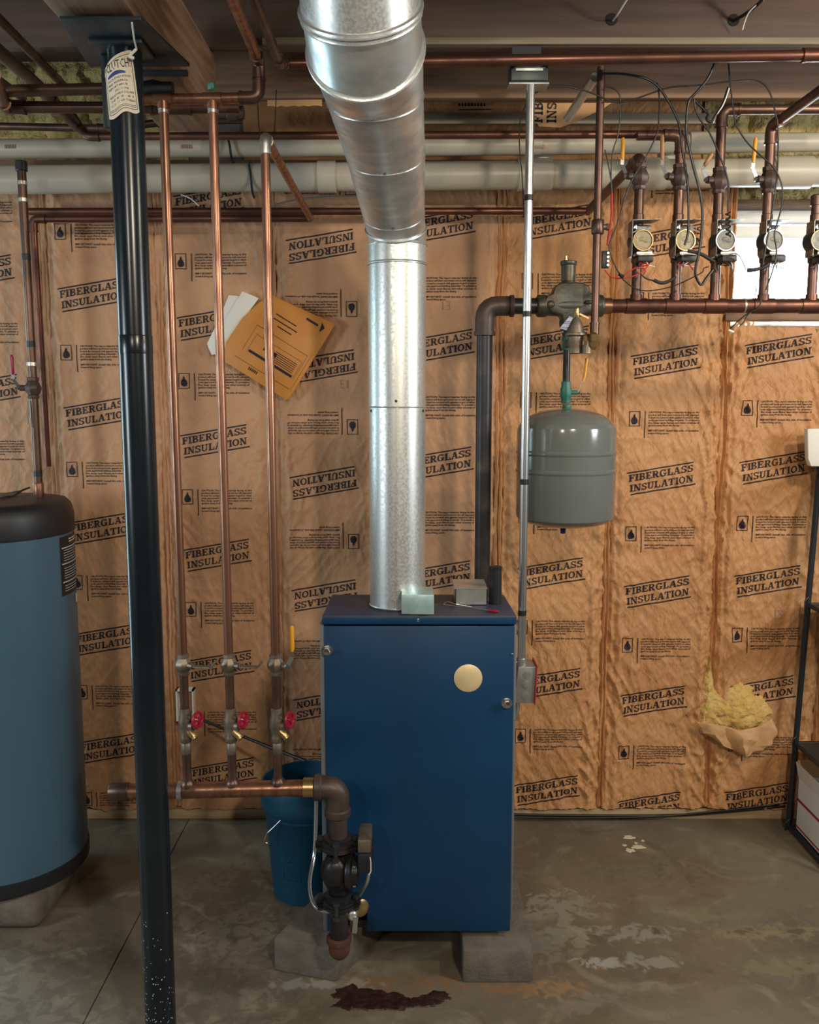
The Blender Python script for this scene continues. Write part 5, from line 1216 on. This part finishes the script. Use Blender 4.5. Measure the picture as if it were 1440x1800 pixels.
ang = lambda p: math.atan2(p.y - TY, p.x - TX)
A0, A1 = ang(on_tank(107, 990)), ang(on_tank(134, 990)); A1 += .10
zl0, zl1 = on_tank(122, 1044).z, on_tank(122, 940).z
def tk_pt(u, v, off): a = A0 + (A1 - A0) * u; return Vector((TX + math.cos(a) * (TRR + off), TY + math.sin(a) * (TRR + off), zl0 + (zl1 - zl0) * v))
def tk_rect(mb, u0, u1, v0, v1, off, n=8):
    for k in range(n):
        a, b_ = u0 + (u1 - u0) * k / n, u0 + (u1 - u0) * (k + 1) / n
        mb.add([tk_pt(a, v0, off), tk_pt(b_, v0, off), tk_pt(b_, v1, off), tk_pt(a, v1, off)], [(0, 1, 2, 3)])
tk_rect(lb, 0, 1, 0, 1, .0008, 14); lo_ = lb.build('warning_label', M['black'], wh)
lw = MB()
for v in (.80, .53, .22): tk_rect(lw, .04, .9, v, v + .018, .0014)
for v in (.93, .885): tk_rect(lw, .30, .85, v, v + .022, .0014)
for k in range(17):
    v = .76 - k * .043
    if not any(abs(v - q) < .03 for q in (.80, .53, .22)): tk_rect(lw, .10, .10 + .5 + .3 * random.random(), v, v + .009, .0014)
lw.build('printed_lettering', M['print'], lo_, smooth=0)
st = MB(); tk_rect(st, .55, .90, -.22, -.06, .001); st.build('white_sticker', M['print'], wh)
b_ = at_z(132, 1618)
q = MB().box(-1.72, -1.118, 2.545, 2.86, 0, .0995).build('concrete_block', M['blockc'], bevel=.035, seg=4)
tag(q, 'grey concrete block under the blue-grey water heater', 'block')
wr_ = thing('heater_riser', 'copper riser with red-lever valve entering the top of the water heater', 'pipe')
h0, h1 = at(37, 283, 2.86), at(69, 884, 2.86)
MB().cyl((h1.x, h1.y, ztop - .001), h0, .0135, 14).build('pipe', M['copper_brown'], wr_)
al = lambda py: h0.lerp(h1, (h0.z - at(50, py, 2.86).z) / (h0.z - h1.z))
sleeve(wr_, al(292), h0 - h1, .018, .03, M['black'], 'cap')
for py in (452, 605, 832): sleeve(wr_, al(py), h0 - h1, .0142, .02, M['black'], 'tape_band')
for py in (322, 352, 640): sleeve(wr_, al(py), h0 - h1, .0155, .012, M['solder'], 'joint')
sleeve(wr_, al(862), h0 - h1, .0165, .05, M['copper'], 'adapter')
bv = ball_valve(wr_, al(682), .0135, M['iron_brown'], -1, M['red'], 1, 1.0, lever_len=.075)
w2 = MB().tube([al(705) + Vector((-.015, -.01, 0)), al(745) + Vector((-.016, -.014, 0))], .0012, 5).tube([al(705) + Vector((-.005, -.014, 0)), al(752) + Vector((-.004, -.016, 0))], .0012, 5); w2.build('loose_wire', M['wire'], wr_)
o = wire('wire', 'black wire curling over the water heater cap at the left edge', [(0, 876), (12, 872), (22, 873), (38, 862), (52, 857)], .0025, M['wire'], 2.75, 2.95, group='wires at the wall')

# ------------------------------------------------------------------ bucket
BX, BY = at(540, 1500, 2.78).x, 2.785
bk = thing('bucket', 'teal blue plastic bucket half hidden behind the boiler left corner', 'bucket')
zb1 = at(520, 1402, 2.64).z; Rt, Rb = .140, .112
hB = zb1
MB().lathe((BX, BY, 0), (0, 0, 1), [(Rb * .9, .002), (Rb, .006), (Rb * 1.01, .02), (Rt * .955, hB - .10), (Rt * .97, hB - .098), (Rt * .97, hB - .092), (Rt * 1.03, hB - .085), (Rt * 1.05, hB - .055), (Rt * 1.05, hB - .01), (Rt * 1.03, hB), (Rt * .98, hB), (Rt * .96, hB - .02), (Rb * .95, .015), (.002, .012)], 48).build('pail', M['bucket'], bk, smooth=45)
P = [Vector((BX - Rt * .97, BY - .02, hB - .14)), Vector((BX - Rt * .93, BY - .05, hB - .145))]
def on_bk(px, py):
    return at(px, py, BY - Rt * .9)
MB().tube([on_bk(498, 1437), on_bk(480, 1455), on_bk(468, 1466), on_bk(465, 1480), on_bk(470, 1482)], .0016, 6, .01).build('bail_wire', M['steel'], bk)
em = MB()
def bk_pt(s, z, off): 
    R = Rb + (Rt - Rb) * .93 * (z / hB) * .93 + off; a = -math.pi / 2 - .25 + s / R; return Vector((BX + math.cos(a) * R, BY + math.sin(a) * R, z))
def bk_line(s0, z0, s1, z1, w=.0022, n=8):
    for k in range(n):
        a, b_ = k / n, (k + 1) / n; p = [(s0 + (s1 - s0) * t, z0 + (z1 - z0) * t) for t in (a, b_)]; dx, dz = s1 - s0, z1 - z0; L = math.hypot(dx, dz); ox, oz = -dz / L * w, dx / L * w
        em.add([bk_pt(p[0][0] - ox, p[0][1] - oz, .002), bk_pt(p[1][0] - ox, p[1][1] - oz, .002), bk_pt(p[1][0] + ox, p[1][1] + oz, .002), bk_pt(p[0][0] + ox, p[0][1] + oz, .002)], [(0, 1, 2, 3)])
s0, s1, za, zb_ = -.040, .020, .09, .255
for a in ((s0, za, s1, za), (s1, za, s1, zb_), (s1, zb_, s0, zb_), (s0, zb_, s0, za)): bk_line(*a)
for k in range(12):
    a, b_ = 2 * math.pi * k / 12, 2 * math.pi * (k + 1) / 12; cx, cz = (s0 + s1) / 2, (za + zb_) / 2
    bk_line(cx + .024 * math.cos(a), cz + .026 * math.sin(a), cx + .024 * math.cos(b_), cz + .026 * math.sin(b_), n=2)
bk_line(cx - .012, cz - .014, cx + .014, cz + .016, n=3)
for k in range(3): bk_line(s0 + .012, za + .014 + k * .012, s1 - .012, za + .014 + k * .012, .0016); bk_line(s0 + .012, zb_ - .014 - k * .012, s1 - .012, zb_ - .014 - k * .012, .0016)
em.build('embossed_mark', M['bucket'], bk)

# ------------------------------------------------------------------ envelope and papers on the wall
ev = thing('envelope', 'orange manila envelope with printed lines pinned askew on the paper wall', 'envelope')
E = [(478, 519), (586, 568), (588, 572), (508, 702), (503, 703), (392, 634), (391, 628), (398, 600), (425, 560), (455, 532)]
YE = 3.235
MB().prism([at(x, y, YE) for x, y in E], (0, .006, 0)).build('pocket', M['manila'], ev, bevel=.0012)
def eb_pt(u, v):                                           # u along the flap-to-foot diagonal, v across it
    a, b_, d = Vector((586, 568)), Vector((503, 703)), Vector((392, 634)); 
    p = a + (b_ - a) * u + (d - b_) * v; return at(p.x, p.y, YE - .0010)
def er(mb, u0, u1, v0, v1): mb.add([eb_pt(u0, v0), eb_pt(u1, v0), eb_pt(u1, v1), eb_pt(u0, v1)], [(0, 1, 2, 3)])
em = MB()
er(em, .62, .665, .42, .50); er(em, .62, .665, .53, .62)
for u0, u1, v0, v1 in ((.735, .765, .10, .78),): er(em, u0, u1, v0, v1)
for k in range(6): er(em, .60 + k * .022, .607 + k * .022, .12, .12 + .34 + .04 * (k % 3))
for k in range(3): er(em, .24 + k * .055, .252 + k * .055, .40 - .05 * (k % 2), .72 - .10 * (k == 2))
em.add([eb_pt(.10, .06), eb_pt(.17, .10), eb_pt(.06, .13)], [(0, 1, 2)]); er(em, .10, .125, .16, .34)
for u0, u1, v0, v1 in ((.46, .464, .06, .86), (.46, .78, .06, .063), (.46, .78, .857, .86), (.55, .76, .08, .083), (.55, .553, .08, .80), (.55, .76, .797, .80), (.88, .884, .04, .90), (.42, .88, .02, .023)): er(em, u0, u1, v0, v1)
for k in range(6): er(em, .90, .935, .52 + k * .024, .535 + k * .024)
em.build('printed_lines', M['ink'], ev, smooth=0)
for lbl, pts, y in (('white paper sheet sticking out of the orange envelope, nearer one', [(426, 512), (455, 524), (440, 545), (400, 600), (394, 620), (372, 624), (366, 610), (388, 575)], 3.243),
                    ('white paper sheet behind the other at the orange envelope', [(402, 519), (430, 521), (420, 545), (390, 628), (368, 616), (364, 604), (385, 560)], 3.249)):
    tag(MB().prism([at(x, yy, y) for x, yy in pts], (0, .0025, 0)).build('paper_sheet', M['paper'], bevel=.0006), lbl, 'paper', 'papers behind the envelope')
# white wall stub behind the first riser
ob = thing('outlet_box', 'white plastic box on the wall behind the first riser drain wheel', 'box')
x0, x1 = at(310, 1240, 3.24).x, at(341, 1240, 3.24).x; z0, z1 = at(330, 1270, 3.24).z, at(330, 1212, 3.24).z
MB().box(x0, x0 + .006, 3.235, 3.285, z0, z1).box(x1 - .006, x1, 3.235, 3.285, z0, z1).box(x0, x1, 3.235, 3.285, z1 - .006, z1).box(x0, x1, 3.235, 3.285, z0, z0 + .006).box(x0, x1, 3.279, 3.285, z0, z1).build('shell', M['vinyl'], ob)

# ------------------------------------------------------------------ shelf at the right with its things
SY = 3.205
sf = thing('shelf_rack', 'black metal shelf rack standing at the right edge before the paper wall', 'shelf')
pb, pt_ = at_z(1386, 1452), at(1440, 840, SY); pb = Vector((at(1386, 1452, SY).x, SY, 0.0)); pt_ = pb + (pt_ - pb) * 1.05
def post(dy, dx, name='post'):
    a = pb + Vector((dx, dy, 0)); b_ = pt_ + Vector((dx, dy, 0))
    return MB().tube([a, b_], .0105, 10).build(name, M['black'], sf)
DYS = .34
post(0, 0); post(-DYS, 0.0); post(0, .75); post(-DYS, .75)
for zz in (.012, .335, .86, at(1470, 820, 3.16).z - .0062):
    f = zz / pt_.z; o0 = pb + (pt_ - pb) * f
    MB().cyl(o0, o0 - Vector((0, DYS, 0)), .008, 8).cyl(o0, o0 + Vector((.75, 0, 0)), .008, 8).cyl(o0 - Vector((0, DYS, 0)), o0 + Vector((.75, -DYS, 0)), .008, 8).cyl(o0 + Vector((.75, 0, 0)), o0 + Vector((.75, -DYS, 0)), .008, 8).build('shelf_rail', M['black'], sf)
    MB().box(o0.x + .004, o0.x + .746, SY - DYS, SY, o0.z - .002, o0.z + .004).build('shelf_deck', M['darksteel'], sf)
    MB().tube([o0 + Vector((-.002, -.010, .03)), o0 + Vector((-.016, -.012, .02)), o0 + Vector((-.014, -.012, -.03)), o0 + Vector((0, -.010, -.04))], .003, 6, .01).build('shelf_clip', M['black'], sf)
cbx = thing('cardboard_box', 'open white cardboard box with red stripe on the bottom shelf', 'box')
o0 = pb + Vector((.014, 0, .0165)); bx_, by_, bz_ = .30, .26, .20
c = MB()
yb, yf = SY - .03, SY - .03 - by_
c.box(o0.x, o0.x + .004, yf, yb, o0.z, o0.z + bz_).box(o0.x + bx_, o0.x + bx_ + .004, yf, yb, o0.z, o0.z + bz_).box(o0.x, o0.x + bx_, yf, yf + .004, o0.z, o0.z + bz_ * .9).box(o0.x, o0.x + bx_, yb - .004, yb, o0.z, o0.z + bz_).box(o0.x, o0.x + bx_, yf, yb, o0.z, o0.z + .004)
c.build('carton', M['card'], cbx)
MB().prism([Vector((o0.x, yf, o0.z + bz_)), Vector((o0.x, yb, o0.z + bz_)), Vector((o0.x - .012, yb, o0.z + bz_ + .06)), Vector((o0.x - .012, yf, o0.z + bz_ + .055))], (.003, 0, 0)).build('flap', M['card'], cbx)
MB().prism([Vector((o0.x, yb, o0.z + bz_)), Vector((o0.x + bx_, yb, o0.z + bz_)), Vector((o0.x + bx_, yb + .012, o0.z + bz_ + .06)), Vector((o0.x, yb + .012, o0.z + bz_ + .06))], (0, .003, 0)).build('flap', M['kraft_back'], cbx)
MB().box(o0.x - .0008, o0.x, yf, yb, o0.z + bz_ * .56, o0.z + bz_ * .61).box(o0.x - .0008, o0.x + bx_, yf - .0008, yf, o0.z + bz_ * .56, o0.z + bz_ * .61).box(o0.x - .0008, o0.x, yf, yb, o0.z + .012, o0.z + .018).box(o0.x, o0.x + bx_, yf - .0008, yf, o0.z + .012, o0.z + .018).build('red_stripe', M['red'], cbx)
Pf, fs = font_tris('PRIORITY', .045)
mb = MB(); mb.add([(o0.x + .02 + x, yf - .0012, o0.z + bz_ * .36 + z) for x, z in Pf], fs); mb.build('printed_lettering', M['red'], cbx, smooth=0)
tag(MB().prism([at(1420, 754, 3.15), at(1500, 751, 3.15), at(1500, 820, 3.15), at(1426, 820, 3.15), at(1421, 806, 3.15)], (0, .03, 0)).build('paper_sheet', M['paper'], bevel=.003), 'white paper stack standing on the top of the shelf rack', 'paper')
settle()
